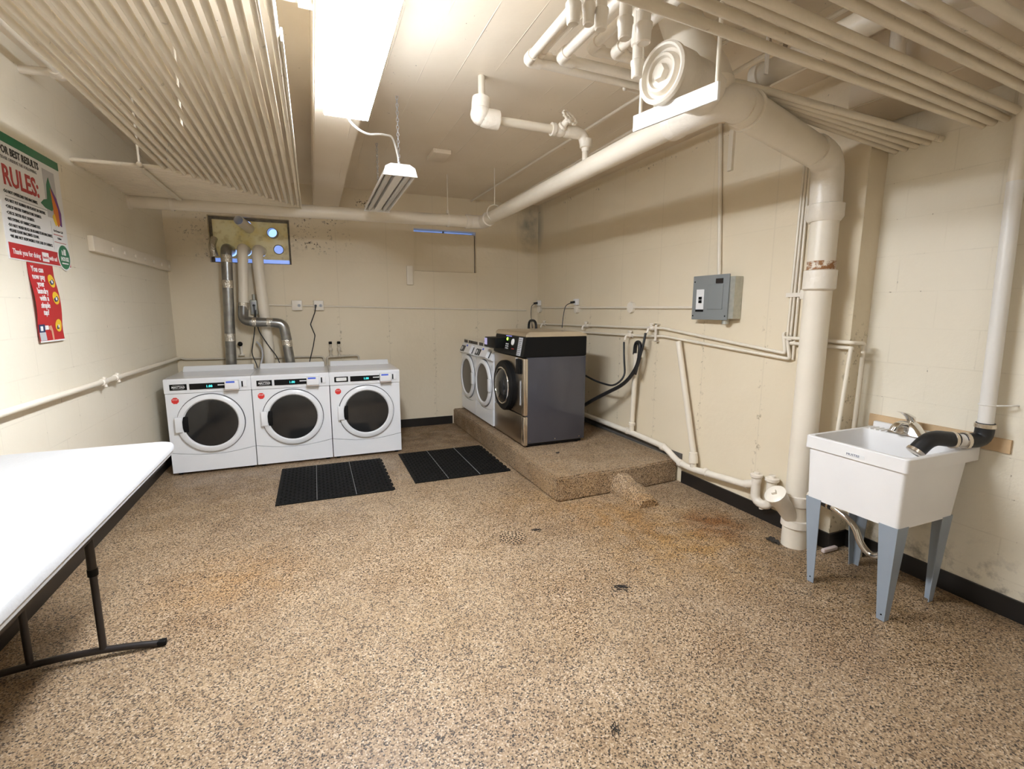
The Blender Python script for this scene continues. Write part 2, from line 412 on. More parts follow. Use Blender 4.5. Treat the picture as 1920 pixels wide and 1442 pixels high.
def text(body, size, m, parent, mtx, name='lettering', depth=.0006, align='LEFT', bold=0.0, sx=1.0, label=None):
    """lettering lying in its own x-y plane, placed in the parent's local frame by mtx"""
    cu = bpy.data.curves.new(name, 'FONT'); cu.body = body; cu.size = size; cu.extrude = depth; cu.align_x = align; cu.offset = bold
    cu.resolution_u = 2
    t = bpy.data.objects.new(name+'_tmp', cu); COL.objects.link(t)
    dg = bpy.context.evaluated_depsgraph_get(); me = bpy.data.meshes.new_from_object(t.evaluated_get(dg))
    bpy.data.objects.remove(t); bpy.data.curves.remove(cu)
    me.transform(mtx @ Matrix.Diagonal((sx, 1, 1, 1))); me.materials.clear(); me.materials.append(M[m]); me.name = name
    o = bpy.data.objects.new(name, me); COL.objects.link(o); o.parent = parent
    if label: o['label'] = label
    return o

# ------------------------------------------------------------------ room dimensions
XL, XF, YB, YF, ZC = -1.378, 3.10, 6.12, -2.2, 2.88
YJ = 1.90                                     # where the right wall steps back
def XR(y): return 2.945-.0165*(y-YJ)          # the right wall runs very slightly out of square
# floor
struct(MB().box(XL-.2, XF+.2, YF-.2, YB+.2, -.1, 0).build('floor', 'floor'))
struct(MB().box(XL-.2, XF+.2, YF-.2, YB+.6, ZC, ZC+.12).build('ceiling', 'ceil'))
struct(MB().box(XL-.2, XL, YF-.2, YB+.2, 0, ZC).build('wall_left', 'wall_left'))
struct(MB().box(XL, XF, YF-.2, YF, 0, ZC).build('wall_front', 'wall_far'))
struct(MB().box(XF, XF+.2, YF-.2, YJ, 0, ZC).build('wall_right_recess', 'wall_far'))
struct(MB().prism([(XR(YB), YB+.2), (XR(YB), YB), (XR(YJ), YJ), (XF+.2, YJ), (XF+.2, YB+.2)], 2, 0, ZC).build('wall_right', 'wall_right'))
# back wall with its two window openings
W1 = (-.985, -.195, 1.995, 2.485); W2 = (1.193, 1.993, 1.970, 2.482)
bw = MB(); Y0, Y1 = YB, YB+.2
for x0, x1, z0, z1 in ((XL, W1[0], 0, ZC), (W1[0], W1[1], 0, W1[2]), (W1[0], W1[1], W1[3], ZC), (W1[1], W2[0], 0, ZC), (W2[0], W2[1], 0, W2[2]), (W2[0], W2[1], W2[3], ZC), (W2[1], XR(YB)+.02, 0, ZC)):
    bw.box(x0, x1, Y0, Y1, z0, z1)
struct(bw.build('wall_back', 'wall_back'))
# ceiling beam that carries the light
struct(MB().box(.063, .325, YF, YB, 2.60, ZC+.01).build('trim_1', 'ceil', bevel=.008))
# baseboards
struct(MB().box(XL, XL+.012, YF, YB, 0, .105).build('baseboard_left', 'base'))
struct(MB().box(XL+.012, 1.64, YB-.012, YB, 0, .105).build('baseboard_back', 'base'))
struct(MB().prism([(XR(3.2)-.012, 3.2), (XR(YJ)-.012, YJ-.012), (XF-.012, YJ-.012), (XF-.012, YF), (XF, YF), (XF, YJ), (XR(YJ), YJ), (XR(3.2), 3.2)], 2, 0, .105).build('baseboard_right', 'base'))
struct(MB().prism([(XR(6.1)-.012, 6.1), (XR(3.21)-.012, 3.21), (XR(3.21), 3.21), (XR(6.1), 6.1)], 2, .2, .255).build('trim_2', 'grime_shade_grey'))
# beams high up at the near right
struct(MB().box(2.72, XF, YF, YJ, 2.56, ZC+.01).build('trim_3', 'ceil', bevel=.006))
struct(MB().box(XL, XF, .30, .62, 2.66, ZC+.01).build('trim_4', 'ceil', bevel=.006))

# ------------------------------------------------------------------ window 1: panel with dryer duct openings
def ring_hole(mb, cx, cz, r): pass
win1 = MB()
for x0, x1, z0, z1 in ((W1[0], W1[0]+.03, W1[2], W1[3]), (W1[1]-.022, W1[1], W1[2], W1[3]), (W1[0]+.03, W1[1]-.022, W1[3]-.03, W1[3]), (W1[0]+.03, W1[1]-.022, W1[2], W1[2]+.012)):
    win1.box(x0, x1, YB+.075, YB+.11, z0, z1)
M['grimeframe'] = mat('grimy_window_frame', (.20, .165, .12), .7, var=.4, vscale=25, dirt=(.05, .04, .03), dscale=18, damt=.8)
win1 = struct(win1.build('window_1', 'grimeframe'))
# panel sheet with two real round holes
bm = bmesh.new()
def sheet_with_holes(name, x0, x1, z0, z1, y, holes, m, parent, th=.006):
    me = bpy.data.meshes.new(name); bm = bmesh.new(); seg = 20
    outer = [(x0, z0), (x1, z0), (x1, z1), (x0, z1)]; edges = []
    def loop(pts):
        vs = [bm.verts.new((p[0], y, p[1])) for p in pts]
        return [bm.edges.new((vs[i], vs[(i+1) % len(vs)])) for i in range(len(vs))]
    edges += loop(outer)
    for cx, cz, r in holes: edges += loop([(cx+r*math.cos(2*PI*k/seg), cz+r*math.sin(2*PI*k/seg)) for k in range(seg)])
    bmesh.ops.triangle_fill(bm, use_beauty=True, use_dissolve=False, edges=edges)
    g = bmesh.ops.extrude_face_region(bm, geom=bm.faces[:]); vs = [e for e in g['geom'] if isinstance(e, bmesh.types.BMVert)]
    bmesh.ops.translate(bm, verts=vs, vec=(0, th, 0)); bmesh.ops.recalc_face_normals(bm, faces=bm.faces)
    bm.to_mesh(me); bm.free(); o = bpy.data.objects.new(name, me); COL.objects.link(o); me.materials.append(M[m]); o.parent = parent; return o
sheet_with_holes('panel', W1[0]+.03, W1[1]-.022, W1[2]+.055, W1[3]-.03, YB+.085, [(-.625, 2.41, .048), (-.365, 2.335, .05), (-.322, 2.165, .047), (-.79, 2.12, .05), (-.645, 2.13, .05), (-.50, 2.13, .05)], 'frost', win1)
MB().box(W1[0]+.03, W1[1]-.022, YB+.088, YB+.092, W1[2]+.012, W1[2]+.055).build('glass_strip', 'haze', win1)
MB().lathe((-.322, YB+.083, 2.165), (0, -1, 0), [(0, .054), (.006, .054), (.006, .047), (0, .047)], 24, caps=False).build('hole_rim', 'grimeframe', win1)
MB().lathe((-.322, YB+.093, 2.165), (0, -1, 0), [(0, .05), (.004, .05)], 24).build('hole_cover', 'haze', win1, label='pale frosted disc closing a duct hole')
# window 2: blocked with a painted board, daylight along the top edge
win2 = MB()
win2.box(W2[0]+.006, W2[1]-.012, YB+.045, YB+.065, W2[2]+.005, W2[3]-.034)
win2 = struct(win2.build('window_2', 'wall_back'))
MB().box(W2[0], W2[1], YB+.066, YB+.075, W2[2], W2[3]-.036).box(W2[0], W2[1], YB+.10, YB+.13, W2[3]-.035, W2[3]-.022).box(W2[0]+.39, W2[0]+.405, YB+.10, YB+.13, W2[3]-.022, W2[3]).build('frame_and_gap_shade', 'grime_shade_grey', win2)  # first box is a dark backing that paints recess shade around the board
MB().box(W2[0], W2[1], YB+.14, YB+.143, W2[3]-.035, W2[3]).build('pane', 'haze', win2)

# ------------------------------------------------------------------ lights
FX = (.110, .337); FZ = 2.52
def wrap_light(label, ya, yb, m='lens'):
    t = thing('ceiling_light', label, 'light', (.224, (ya+yb)/2, 2.60))
    MB().box(FX[0]-.003, FX[1]+.003, ya-.004, yb+.004, 2.585, 2.60).build('housing', 'fixture', t)
    ln_ = MB().box(FX[0]+.002, FX[1]-.002, ya, yb, FZ-.004, FZ+.004).build('lens', m, t)
    MB().box(FX[0], FX[1], ya, yb, FZ+.0045, 2.585).build('lens_side', m+'_side', ln_)
wrap_light('glowing white fluorescent light with wide lens on the ceiling beam', 1.69, 2.91)
wrap_light('added unseen fill light behind the camera on the ceiling beam', -1.85, -.65, 'dimlens')  # added fill lamp, out of view, softly lights the washer fronts
# hanging shop light with two unlit tubes
hx0, hx1, hy0, hy1, hz = .475, .70, 3.40, 4.70, 2.375
t = thing('hanging_light', 'unlit white two-tube shop light hanging from chains', 'light', (.585, 4.05, hz))
prof = [(hx0, hz), (hx0+.015, hz+.055), (hx0+.05, hz+.075), (hx1-.05, hz+.075), (hx1-.015, hz+.055), (hx1, hz)]
MB().prism(prof, 1, hy0, hy0+.014).build('end_cap', 'fixture', t)
MB().prism(prof, 1, hy1-.014, hy1).build('end_cap', 'fixture', t)
inner = [(x+(.004 if x < .58 else -.004), z-.006) for x, z in prof[1:5]]
sh = MB(); sh.prism([(hx0+.004, hz+.01), (hx0+.017, hz+.053), (hx0+.05, hz+.072), (hx1-.05, hz+.072), (hx1-.017, hz+.053), (hx1-.004, hz+.01), (hx1-.012, hz+.01), (hx1-.024, hz+.046), (hx1-.05, hz+.062), (hx0+.05, hz+.062), (hx0+.024, hz+.046), (hx0+.012, hz+.01)], 1, hy0+.014, hy1-.014)
sh.build('shade', 'fixture', t)
MB().box(.562, .613, hy0+.014, hy1-.014, hz+.012, hz+.062).build('ballast_cover', 'fixture', t)
for x in (.525, .65):
    MB().cyl((x, hy0+.03, hz+.025), (x, hy1-.03, hz+.025), .019, 14).build('tube', 'tube', t)
for nm, (x, y) in (('chain', (.585, 3.44)), ('chain', (.572, 4.42))):
    ch = MB(); z = hz+.075; i = 0
    while z < ZC-.005:
        ax = (1, 0, 0) if i % 2 else (0, 1, 0)
        u, v, d = frame_of(ax); pts = []
        for k in range(11):
            a = 2*PI*k/10; pts.append((x+(math.cos(a)*.0075 if not i % 2 else 0), y+(math.cos(a)*.0075 if i % 2 else 0), z+.013+math.sin(a)*.014))
        ch.tube(pts, .0022, 5); z += .0225; i += 1
    ch.build(nm, 'greytrim', t)
(MB().tube(fillet([(.233, 2.90, 2.56), (.235, 2.96, 2.525), (.293, 3.02, 2.50), (.354, 3.10, 2.508), (.444, 3.2, 2.553), (.527, 3.32, 2.588), (.561, 3.40, 2.555), (.584, 3.445, 2.49), (.583, 3.45, 2.452)], .04), .0065, 8).build('power_cord', 'fixture', t, label='white power cord looping across to the glowing light'))
# junction box on the ceiling
tag(MB().rbox(1.04, 1.20, 4.36, 4.62, ZC-.035, ZC, .005).build('junction_box', 'ceil'), 'flat cream box on the ceiling beyond the hanging shop light', 'box')

# ------------------------------------------------------------------ heating pipe rack on the left
NR = 18
CORDS = []
ords = ['first', 'second', 'third', 'fourth', 'fifth', 'sixth', 'seventh', 'eighth', 'ninth', 'tenth', 'eleventh', 'twelfth', 'thirteenth', 'fourteenth', 'fifteenth', 'sixteenth', 'seventeenth', 'eighteenth']
for k in range(NR):
    x = -.068-k*.0475; y = 5.05-k*.0575; z = 2.44
    o = MB().tube([(x, YF+.05, z), (x, y, z), (XL, y, z)], .0138, 12, bend=.03).build('heating_pipe', 'rackp')
    tag(o, f'cream L-shaped pipe in the left ceiling rack, {ords[k]} in from the beam side', 'pipe', 'L-shaped heating pipes of the left ceiling rack')
tag(MB().box(-.052, -.044, 2.0, 5.10, 2.418, 2.462).box(-.95, -.044, 5.082, 5.09, 2.418, 2.455).build('rack_edge_strip', 'rackp'), 'thin bright metal strip along the outer edge of the left pipe rack', 'strip')
o = MB().box(-1.02, -.985, 4.05, 5.12, 2.414, 2.424); o = o.build('rack_support_bar', 'rackp')
tag(o, 'flat cream bar running under the short legs of the left pipe rack', 'bar')
tag(MB().cyl((-1.005, 4.03, 2.44), (-1.005, 4.03, ZC), .007, 8).ball((-1.005, 4.03, 2.438), .018).build('hanger_rod', 'pipe'), 'thin cream rod holding the front corner of the left pipe rack', 'rod')
tag(MB().cyl((-.60, 3.25, 2.45), (-.60, 3.25, ZC), .006, 8).build('hanger_rod', 'pipe'), 'thin cream rod rising between the long pipes of the left rack', 'rod')
# single pipe with elbow high on the left wall
tag(MB().tube([(XL+.03, 2.0, 2.76), (-1.20, 2.2, 2.76), (-1.20, 3.55, 2.76), (XL, 3.58, 2.76)], .021, 12, bend=.04)
    .cyl((-1.205, 3.50, 2.76), (-1.205, 3.59, 2.76), .028).cyl((-1.24, 3.565, 2.76), (-1.17, 3.565, 2.76), .028)
    .build('elbow_pipe', 'pipe2'), 'cream pipe turning into the left wall above the poster', 'pipe')

# ------------------------------------------------------------------ drain main: back run, side run, diagonal, stack
DR = .060
t = thing('drain_pipe', 'thick cream drain pipe along the back and right, dropping as a stack to the floor', 'pipe', (2.80, 2.02, 0))
MB().tube([(XL, 5.12, 2.40), (1.62, 5.12, 2.425)], DR, 22).build('back_run', 'pipe', t)
MB().lathe((XL, 5.12, 2.40), (1, 0, 0), [(0, .075), (.012, .075), (.02, .062)], 22).build('wall_flange', 'pipe', t)
MB().tube(fillet([(1.60, 5.12, 2.425), (1.745, 5.12, 2.428), (1.74, 4.90, 2.43)], .10), .069, 22).lathe((1.55, 5.12, 2.425), (1, 0, 0), [(0, .062), (.004, .074), (.05, .074), (.06, .068)], 22).lathe((1.74, 4.95, 2.43), (0, -1, 0), [(0, .068), (.01, .073), (.05, .073), (.055, .061)], 22).build('corner_elbow', 'pipe2', t)
MB().tube([(1.74, 4.95, 2.43), (1.70, 1.85, 2.405)], DR, 22).build('side_run', 'pipe', t)
MB().tube(fillet([(1.703, 2.02, 2.41), (1.70, 1.72, 2.40), (1.93, 1.80, 2.395)], .13), [.075]*50, 24).lathe((1.703, 2.08, 2.41), (0, -1, 0), [(0, .062), (.006, .078), (.05, .078), (.07, .072)], 24).build('turn_elbow', 'pipe2', t)
MB().tube([(1.80, 1.755, 2.398), (2.72, 2.03, 2.37)], .080, 24).lathe((1.86, 1.773, 2.396), (.94, .28, -.02), [(0, .08), (.003, .090), (.02, .090), (.023, .08)], 24).build('diagonal_run', 'pipe', t)
MB().tube(fillet([(2.60, 1.985, 2.375), (2.80, 2.04, 2.36), (2.80, 2.03, 2.06)], .17), [.084]*50, 24).lathe((2.80, 2.03, 2.11), (0, 0, -1), [(0, .084), (.005, .098), (.075, .098), (.10, .082)], 24).build('stack_elbow', 'pipe2', t)
MB().tube([(2.80, 2.025, 2.06), (2.795, 2.02, .0)], .074, 24).build('stack', 'pipe', t)
for z0, z1, r in ((1.735, 1.615, .088), (.345, .27, .083), (.185, .125, .087)):
    MB().lathe((2.797, 2.02, z0), (0, 0, -1), [(0, .075), (.004, r), (z0-z1-.01, r), (z0-z1, .075)], 24).build('collar', 'pipe2', t)
def rust_ring():
    n = NB('rust_on_cream', .6)
    k = n.math('MULTIPLY', n.rng(n.noise(30, 5, .7), .42, .55, 0, 1), 1.0)
    return n.done(n.mix(k, PIPE, (.30, .13, .04)))
M['rust'] = rust_ring()
MB().tube([(2.797, 2.02, 1.735), (2.797, 2.02, 1.785)], .0755, 24, caps=False).build('rust_patch', 'rust', t, label='rusty flaked band above the joint')
# wye branch with cleanout plug at the foot
wy = MB().tube([(2.79, 2.02, .16), (2.63, 2.04, .345)], .052, 20).build('wye_branch', 'pipe2', t)
MB().lathe((2.655, 2.037, .315), (-.65, .08, .755), [(0, .058), (.05, .060), (.055, .066), (.065, .066), (.072, .05), (.074, .035)], 22).lathe((2.655-.65*.07, 2.042, .315+.755*.07), (-.65, .08, .755), [(0, .02), (.022, .018)], 4).build('cleanout_plug', 'pipe2', wy)
# hangers
def hanger(x, y, z, r, ang, label):
    mb = MB().cyl((x, y, z+r+.03), (x, y, ZC), .0045, 8)
    ax = (1, 0, 0) if ang == 'x' else (0, 1, 0)
    u, v, d = frame_of(ax); n = 22; rr = r+.004
    for k in range(n):
        a, b = 2*PI*k/n, 2*PI*(k+1)/n; p = []
        for t_, h in ((a, -.011), (b, -.011), (b, .011), (a, .011)):
            q = Vector((x, y, z))+(u*math.cos(t_)+v*math.sin(t_))*rr+d*h; p.append(q)
        q2 = [Vector(c)+(Vector(c)-Vector((x, y, z))).normalized()*.004 for c in p]
        mb.add(p+q2, [(0, 1, 2, 3), (4, 5, 6, 7), (0, 1, 5, 4), (2, 3, 7, 6)])
    mb.box(x-.011, x+.011, y-.011, y+.011, z+rr, z+rr+.035)
    return tag(mb.build('pipe_hanger', 'pipe2'), label, 'hanger')
hanger(1.36, 5.12, 2.424, DR, 'x', 'cream strap hanger with rod around the back drain pipe near its corner')
hanger(-1.07, 5.12, 2.402, DR, 'x', 'cream strap hanger around the back drain pipe near the left wall')
o = MB().cyl((1.735, 4.72, 2.53), (1.735, 4.72, ZC), .0045, 8).torus((1.735, 4.72, 2.455), (0, 1, 0), .078, .006, 24, 6)
tag(o.build('pipe_hanger', 'pipe2'), 'cream ring hanger with rod around the side drain pipe beyond the corner elbow', 'hanger')

# ------------------------------------------------------------------ large riser with cleanout plug near the centre
t = thing('riser_pipe', 'very thick cream riser at the ceiling with a big round cleanout plug facing the room', 'pipe', (1.60, 1.73, 2.42))
rb0 = Vector((1.665, 1.80, 2.43)); rdv = (Vector((1.62, 1.99, ZC))-rb0)
MB().lathe(rb0-rdv.normalized()*.03, rdv, [(0, .085), (.04, .118), (.14, .118), (.24, .100), (.32, .092), (rdv.length+.02, .090)], 28).build('riser', 'pipe', t)
ax = Vector((-.98, -.19, .0)).normalized(); c0 = Vector((1.652, 1.80, 2.452))
MB().lathe(c0, ax, [(0, .10), (.17, .103), (.18, .110), (.265, .110), (.275, .104)], 32).build('branch', 'pipe2', t)
pl = MB().lathe(c0+ax*.27, ax, [(0, .106), (.008, .115), (.026, .115), (.032, .106), (.030, .098), (.008, .092), (.006, .080), (.022, .076), (.030, .070), (.030, .060), (.018, .054)], 36).build('cleanout_plug', 'pipe2', t)
MB().lathe(c0+ax*.285, ax, [(0, .036), (.028, .030)], 6).build('plug_nut', 'pipe2', pl)
# plank beside the pipe with its two rods
t = thing('hanging_plank', 'white flat plank hung on rods beside the side drain pipe', 'plank', (1.406, 1.72, 2.25))
MB().prism([(1.467, 2.255), (1.976, 2.305), (1.976, 2.373), (1.467, 2.318)], 0, 1.400, 1.412).build('board', 'fixture', t, bevel=.001)
MB().cyl((1.406, 1.478, 2.318), (1.406, 1.478, ZC), .008, 10).build('rod', 'pipe', t)
MB().cyl((1.406, 1.93, 2.366), (1.406, 1.93, ZC), .008, 10).build('rod', 'pipe', t)

# ------------------------------------------------------------------ valve branch under the ceiling
t = thing('valve_branch', 'cream pipe with handwheel valve crossing from the ceiling to the side drain pipe', 'pipe', (1.0, 2.9, 2.66))
a0 = Vector((1.0, 2.93, 2.63)); a1 = Vector((1.55, 2.93, 2.63))
MB().tube([(1.01, 2.97, ZC), (1.0, 2.94, 2.70)], .020, 14).build('drop', 'pipe', t)
MB().tube(fillet([(1.0, 2.94, 2.74), (.985, 2.93, 2.635), (1.10, 2.93, 2.63)], .07), [.050, .056, .060, .060, .058, .056, .054, .052]+[.052]*10 if False else .056, 20).ball((.99, 2.93, 2.65), .062, (1, 1, 1)).lathe((1.06, 2.93, 2.632), (1, 0, 0), [(0, .056), (.03, .056), (.032, .03)], 20).build('elbow', 'pipe2', t)
MB().cyl(a0, a1, .026, 16).build('cross_run', 'pipe', t)
vb = MB().lathe((1.46, 2.93, 2.63), (1, 0, 0), [(0, .04), (.025, .04), (.03, .032), (.06, .042), (.09, .032), (.10, .038), (.12, .038)], 20).lathe((1.52, 2.93, 2.63), (.30, -.78, .55), [(0, .03), (.04, .032), (.045, .022), (.09, .018)], 16).build('valve_body', 'pipe2', t)
hw = MB(); c = Vector((1.52, 2.93, 2.63))+Vector((.30, -.78, .55))*.098
hw.torus(c, (.30, -.78, .55), .048, .007, 24, 8); u, v, d = frame_of((.30, -.78, .55))
for k in range(12): hw.ball(c+(u*math.cos(2*PI*k/12)+v*math.sin(2*PI*k/12))*.052, .009, seg=8)
for k in range(4): hw.cyl(c, c+(u*math.cos(PI*k/2)+v*math.sin(PI*k/2))*.048, .005, 6)
hw.lathe(c-d*.01, d, [(0, .01), (.02, .01)], 8); hw.build('handwheel', 'pipe2', vb)
MB().tube(fillet([(1.57, 2.93, 2.63), (1.69, 2.93, 2.63), (1.71, 2.93, 2.56)], .04), .034, 18).lathe((1.57, 2.93, 2.63), (1, 0, 0), [(0, .034), (.05, .040), (.09, .036)], 18).lathe((1.715, 2.93, 2.60), (0, 0, -1), [(0, .04), (.05, .04), (.055, .028), (.075, .026)], 18).build('tee', 'pipe2', t)
MB().cyl((1.712, 2.93, 2.56), (1.712, 2.93, 2.44), .021, 14).build('foot', 'pipe', t)
# conduit running under the ceiling
tag(MB().tube([(1.93, YB, 2.855), (2.02, 2.70, 2.855), (2.05, .7, 2.855)], .010, 8).build('conduit', 'pipe'), 'thin cream conduit running front to back on the ceiling beside the side drain pipe', 'conduit')
tag(MB().tube([(1.79, 2.62, 2.80), (2.3, 2.66, 2.80)], .011, 8).ball((1.79, 2.62, 2.80), .014).tube([(1.79, 2.62, 2.80), (1.80, 2.58, ZC)], .011, 8).build('conduit_stub', 'pipe2'), 'short thin cream pipe stub at the ceiling behind the plank', 'conduit')
tag(MB().tube([(.06, 2.13, 2.635), (-.30, 2.14, 2.64)], .016, 10).lathe((.062, 2.13, 2.635), (-1, 0, 0), [(0, .028), (.05, .028)], 12).build('conduit_stub', 'pipe2'), 'thin cream conduit with clamp meeting the left side of the ceiling beam', 'conduit')

# ------------------------------------------------------------------ nested L pipes and capped drops at top centre
zz = 2.70
Ls = [(1.035, 2.35, 'outermost'), (1.095, 2.36, 'second from outside'), (1.175, 2.27, 'third from outside'), (1.30, 2.20, 'fourth from outside'), (1.385, 2.13, 'innermost')]
for i, (x, y, wd) in enumerate(Ls):
    r = .021 if i != 2 else .024; z_ = zz+(.035 if i in (1, 3) else 0)
    mb = MB().tube([(x, .64, z_), (x, y, z_), (1.95, y+.02, z_)], r, 14, bend=.05)
    mb.tube(fillet([(x, y-.07, z_), (x, y, z_), (x+.07, y, z_)], .05), r+.006, 14)
    tag(mb.build('water_pipe', 'pipe2'), f'cream L-shaped pipe at top centre of the ceiling, {wd} of the nested set', 'pipe', 'nested L-shaped pipes at top centre')
caps = [(.875, 1.60, 2.46, .024, 'leftmost of the front row'), (.935, 1.60, 2.47, .021, 'second from left, slightly slimmer'), (.985, 1.60, 2.465, .023, 'third from left'), (1.085, 1.60, 2.455, .026, 'below a thick reducer'), (1.165, 1.60, 2.455, .028, 'beside the big cleanout plug, upper'), (1.285, 1.80, 2.44, .024, 'lowest, left of the big cleanout plug')]
for x, y, z0, r, wd in caps:
    mb = MB().lathe((x, y, z0), (0, 0, 1), [(0, r*.75), (.004, r*.92), (.045, r), (.05, r*1.12), (.065, r*1.12), (.07, r*.86), (.12, r*.86), (.125, r*1.15), (.15, r*1.2), (.20, r*1.25), (.26, r*1.1), (ZC-z0, r)], 18)
    tag(mb.build('capped_drop', 'pipe2'), f'cream capped vertical pipe stub at top centre, {wd}', 'pipe', 'capped pipe stubs at top centre')

# ------------------------------------------------------------------ near right pipe rack
RA = [(1.345, 1.478), (1.272, 1.437), (1.215, 1.388), (1.176, 1.322), (1.070, 1.215), (1.022, 1.165), (.968, 1.110), (.885, 1.020)]
wds = ['farthest from the camera', 'second from the far side', 'third from the far side', 'fourth from the far side', 'fifth, just after the gap', 'sixth from the far side', 'seventh from the far side', 'nearest to the camera']
for (ya, yb), wd in zip(RA, wds):
    s_ = (yb-ya)/1.8
    tag(MB().tube([(.55, ya-s_*.75, 2.40), (XF, yb, 2.40)], .0170, 12).build('heating_pipe', 'rackp'), f'cream horizontal pipe of the near right rack, {wd}', 'pipe', 'long pipes of the near right rack')
# lower right rack of five
for k, (xa, ya, yb) in enumerate(((1.864, 1.780, 1.645), (1.89, 1.803, 1.705), (1.99, 1.833, 1.762), (2.148, 1.878, 1.812), (2.327, 1.931, 1.862))):
    xb = 1.775+.045*k; q_ = (XF-xb)/(XF-xa); P0 = Vector((XF, yb, 2.387)); P1 = Vector((xa, ya, 2.50)); C_ = P0+(P1-P0)*q_
    tag(MB().tube([(C_.x, 2.30-.04*k, ZC), (C_.x, 2.30-.04*k, C_.z+.03), tuple(C_), tuple(P0)], .0165, 12, bend=.05).build('heating_pipe', 'rackp'),
        f'cream pipe of the lower right bundle above the diagonal drain, {["nearest","second nearest","middle","second farthest","farthest"][k]} of five', 'pipe', 'pipes of the lower right bundle')
# thick pipe running to the camera above the racks, with clamp
t = thing('overhead_pipe', 'thick pale pipe running towards the camera above the right pipe racks', 'pipe', (2.05, 1.5, 2.60))
MB().tube([(2.04, 1.88, 2.60), (2.04, YF, 2.60)], .052, 20).build('pipe_run', 'pipe', t)
MB().lathe((2.04, 1.90, 2.60), (0, -1, 0), [(0, .04), (.01, .06), (.05, .06), (.055, .052)], 20).build('end_cap', 'pipe2', t)
t = thing('pipe_clamp', 'pale riser clamp with curved strap hanging above the near right rack', 'clamp', (1.90, 1.72, 2.60))
MB().box(1.88, 1.90, 1.70, 1.706, 2.52, 2.70).build('strap_plate', 'fixture', t)
MB().torus((1.94, 1.70, 2.66), (0, 1, 0), .05, .010, 20, 8, -.4, PI+.4).build('curved_strap', 'steel', t)
MB().cyl((1.94, 1.70, 2.71), (1.94, 1.70, ZC), .006, 8).build('rod', 'pipe', t)
# misc things above the right racks
tag(MB().tube([(2.35, 1.35, ZC), (2.35, 1.35, 2.70), (2.42, 1.10, 2.66)], .035, 16, bend=.06).build('elbow_pipe', 'pipe2'), 'short cream elbow dropping from the ceiling above the right rack', 'pipe')
tag(MB().tube([(2.62, 1.62, ZC), (2.62, 1.62, 2.66), (2.72, 1.60, 2.62)], .034, 16, bend=.06).build('elbow_pipe', 'pipe2'), 'cream elbow stub between the long right rack pipes near the wall beam', 'pipe')
tag(MB().tube([(2.22, 1.0, 2.80), (2.28, YB, 2.80)], .013, 8).build('conduit', 'pipe'), 'slim cream conduit on the ceiling above the diagonal drain', 'conduit')
tag(MB().tube([(2.50, 1.9, 2.79), (2.56, YB, 2.79)], .022, 8).build('water_pipe', 'pipe'), 'cream pipe on the ceiling close to the right wall above the diagonal drain', 'pipe')

# ------------------------------------------------------------------ conduits, boxes and pipes on the right wall
tag(MB().tube([(XR(2.92)-.016, 2.915, 1.76), (XR(2.95)-.016, 2.955, 2.30), (XR(3.)-.016, 3.0, ZC)], .0155, 12).build('conduit', 'pipe'), 'cream conduit rising from the grey breaker panel to the ceiling', 'conduit')
tag(MB().box(XR(2.88)-.022, XR(2.88), 2.865, 2.905, 2.52, ZC).build('conduit_cover', 'pipe'), 'short square cream wire cover on the right wall beside the panel conduit', 'conduit')
tag(MB().tube([(XR(3.1)-.016, 3.11, 1.520), (XR(6.0)-.016, 6.06, 1.528)], .0115, 10).build('conduit', 'pipe'), 'cream conduit running level along the right wall to the breaker panel', 'conduit')
tag(MB().tube([(-.46, YB-.012, 1.545), (2.70, YB-.012, 1.490)], .0095, 10).build('conduit', 'pipe'), 'thin cream conduit running level along the back wall', 'conduit')
tag(MB().lathe((XR(4.0), 4.0, 1.523), (-1, 0, 0), [(0, .055), (.03, .055), (.035, .04)], 8).build('junction_box', 'pipe2'), 'octagonal cream junction box on the right wall conduit', 'box')
for y, wd in ((5.03, 'above the middle of the big dark washer'), (6.02, 'in the far right corner above the washers')):
    t = thing('power_outlet', f'cream outlet box on the right wall conduit, {wd}', 'outlet', (XR(y), y, 1.54))
    X = XR(y)
    MB().lathe((X, y, 1.505), (-1, 0, 0), [(0, .048), (.035, .048), (.04, .035)], 8).build('box', 'pipe2', t)
    MB().rbox(X-.05, X-.005, y-.03, y+.03, 1.555, 1.625, .004).build('receptacle', 'white2', t)
    pg = MB().tube([(X-.05, y, 1.59), (X-.10, y+.01, 1.582)], .014, 10)
    if y < 5.5:
        pg.tube(fillet([(X-.09, y+.01, 1.582), (X-.155, y+.03, 1.55), (X-.175, y+.04, 1.44), (X-.20, y+.02, 1.29)], .06), .0045, 8)
        CORDS.append((pg, 'big'))
    else:
        pg.tube(fillet([(X-.09, y, 1.582), (X-.14, y, 1.55), (X-.15, y-.01, 1.42), (X-.14, y-.04, 1.25)], .05), .0045, 8)
        CORDS.append((pg, 'far'))
tag(MB().tube(fillet([(2.46, 5.92, .95), (2.66, 5.92, 1.0), (2.66, 5.93, 1.36), (2.66, 5.70, 1.36), (2.66, 5.68, 1.0), (2.46, 5.68, .95)], .09), .016, 12).build('drain_hose', 'rubber'), 'black hose looped behind the far end of the big dark washer', 'hose')
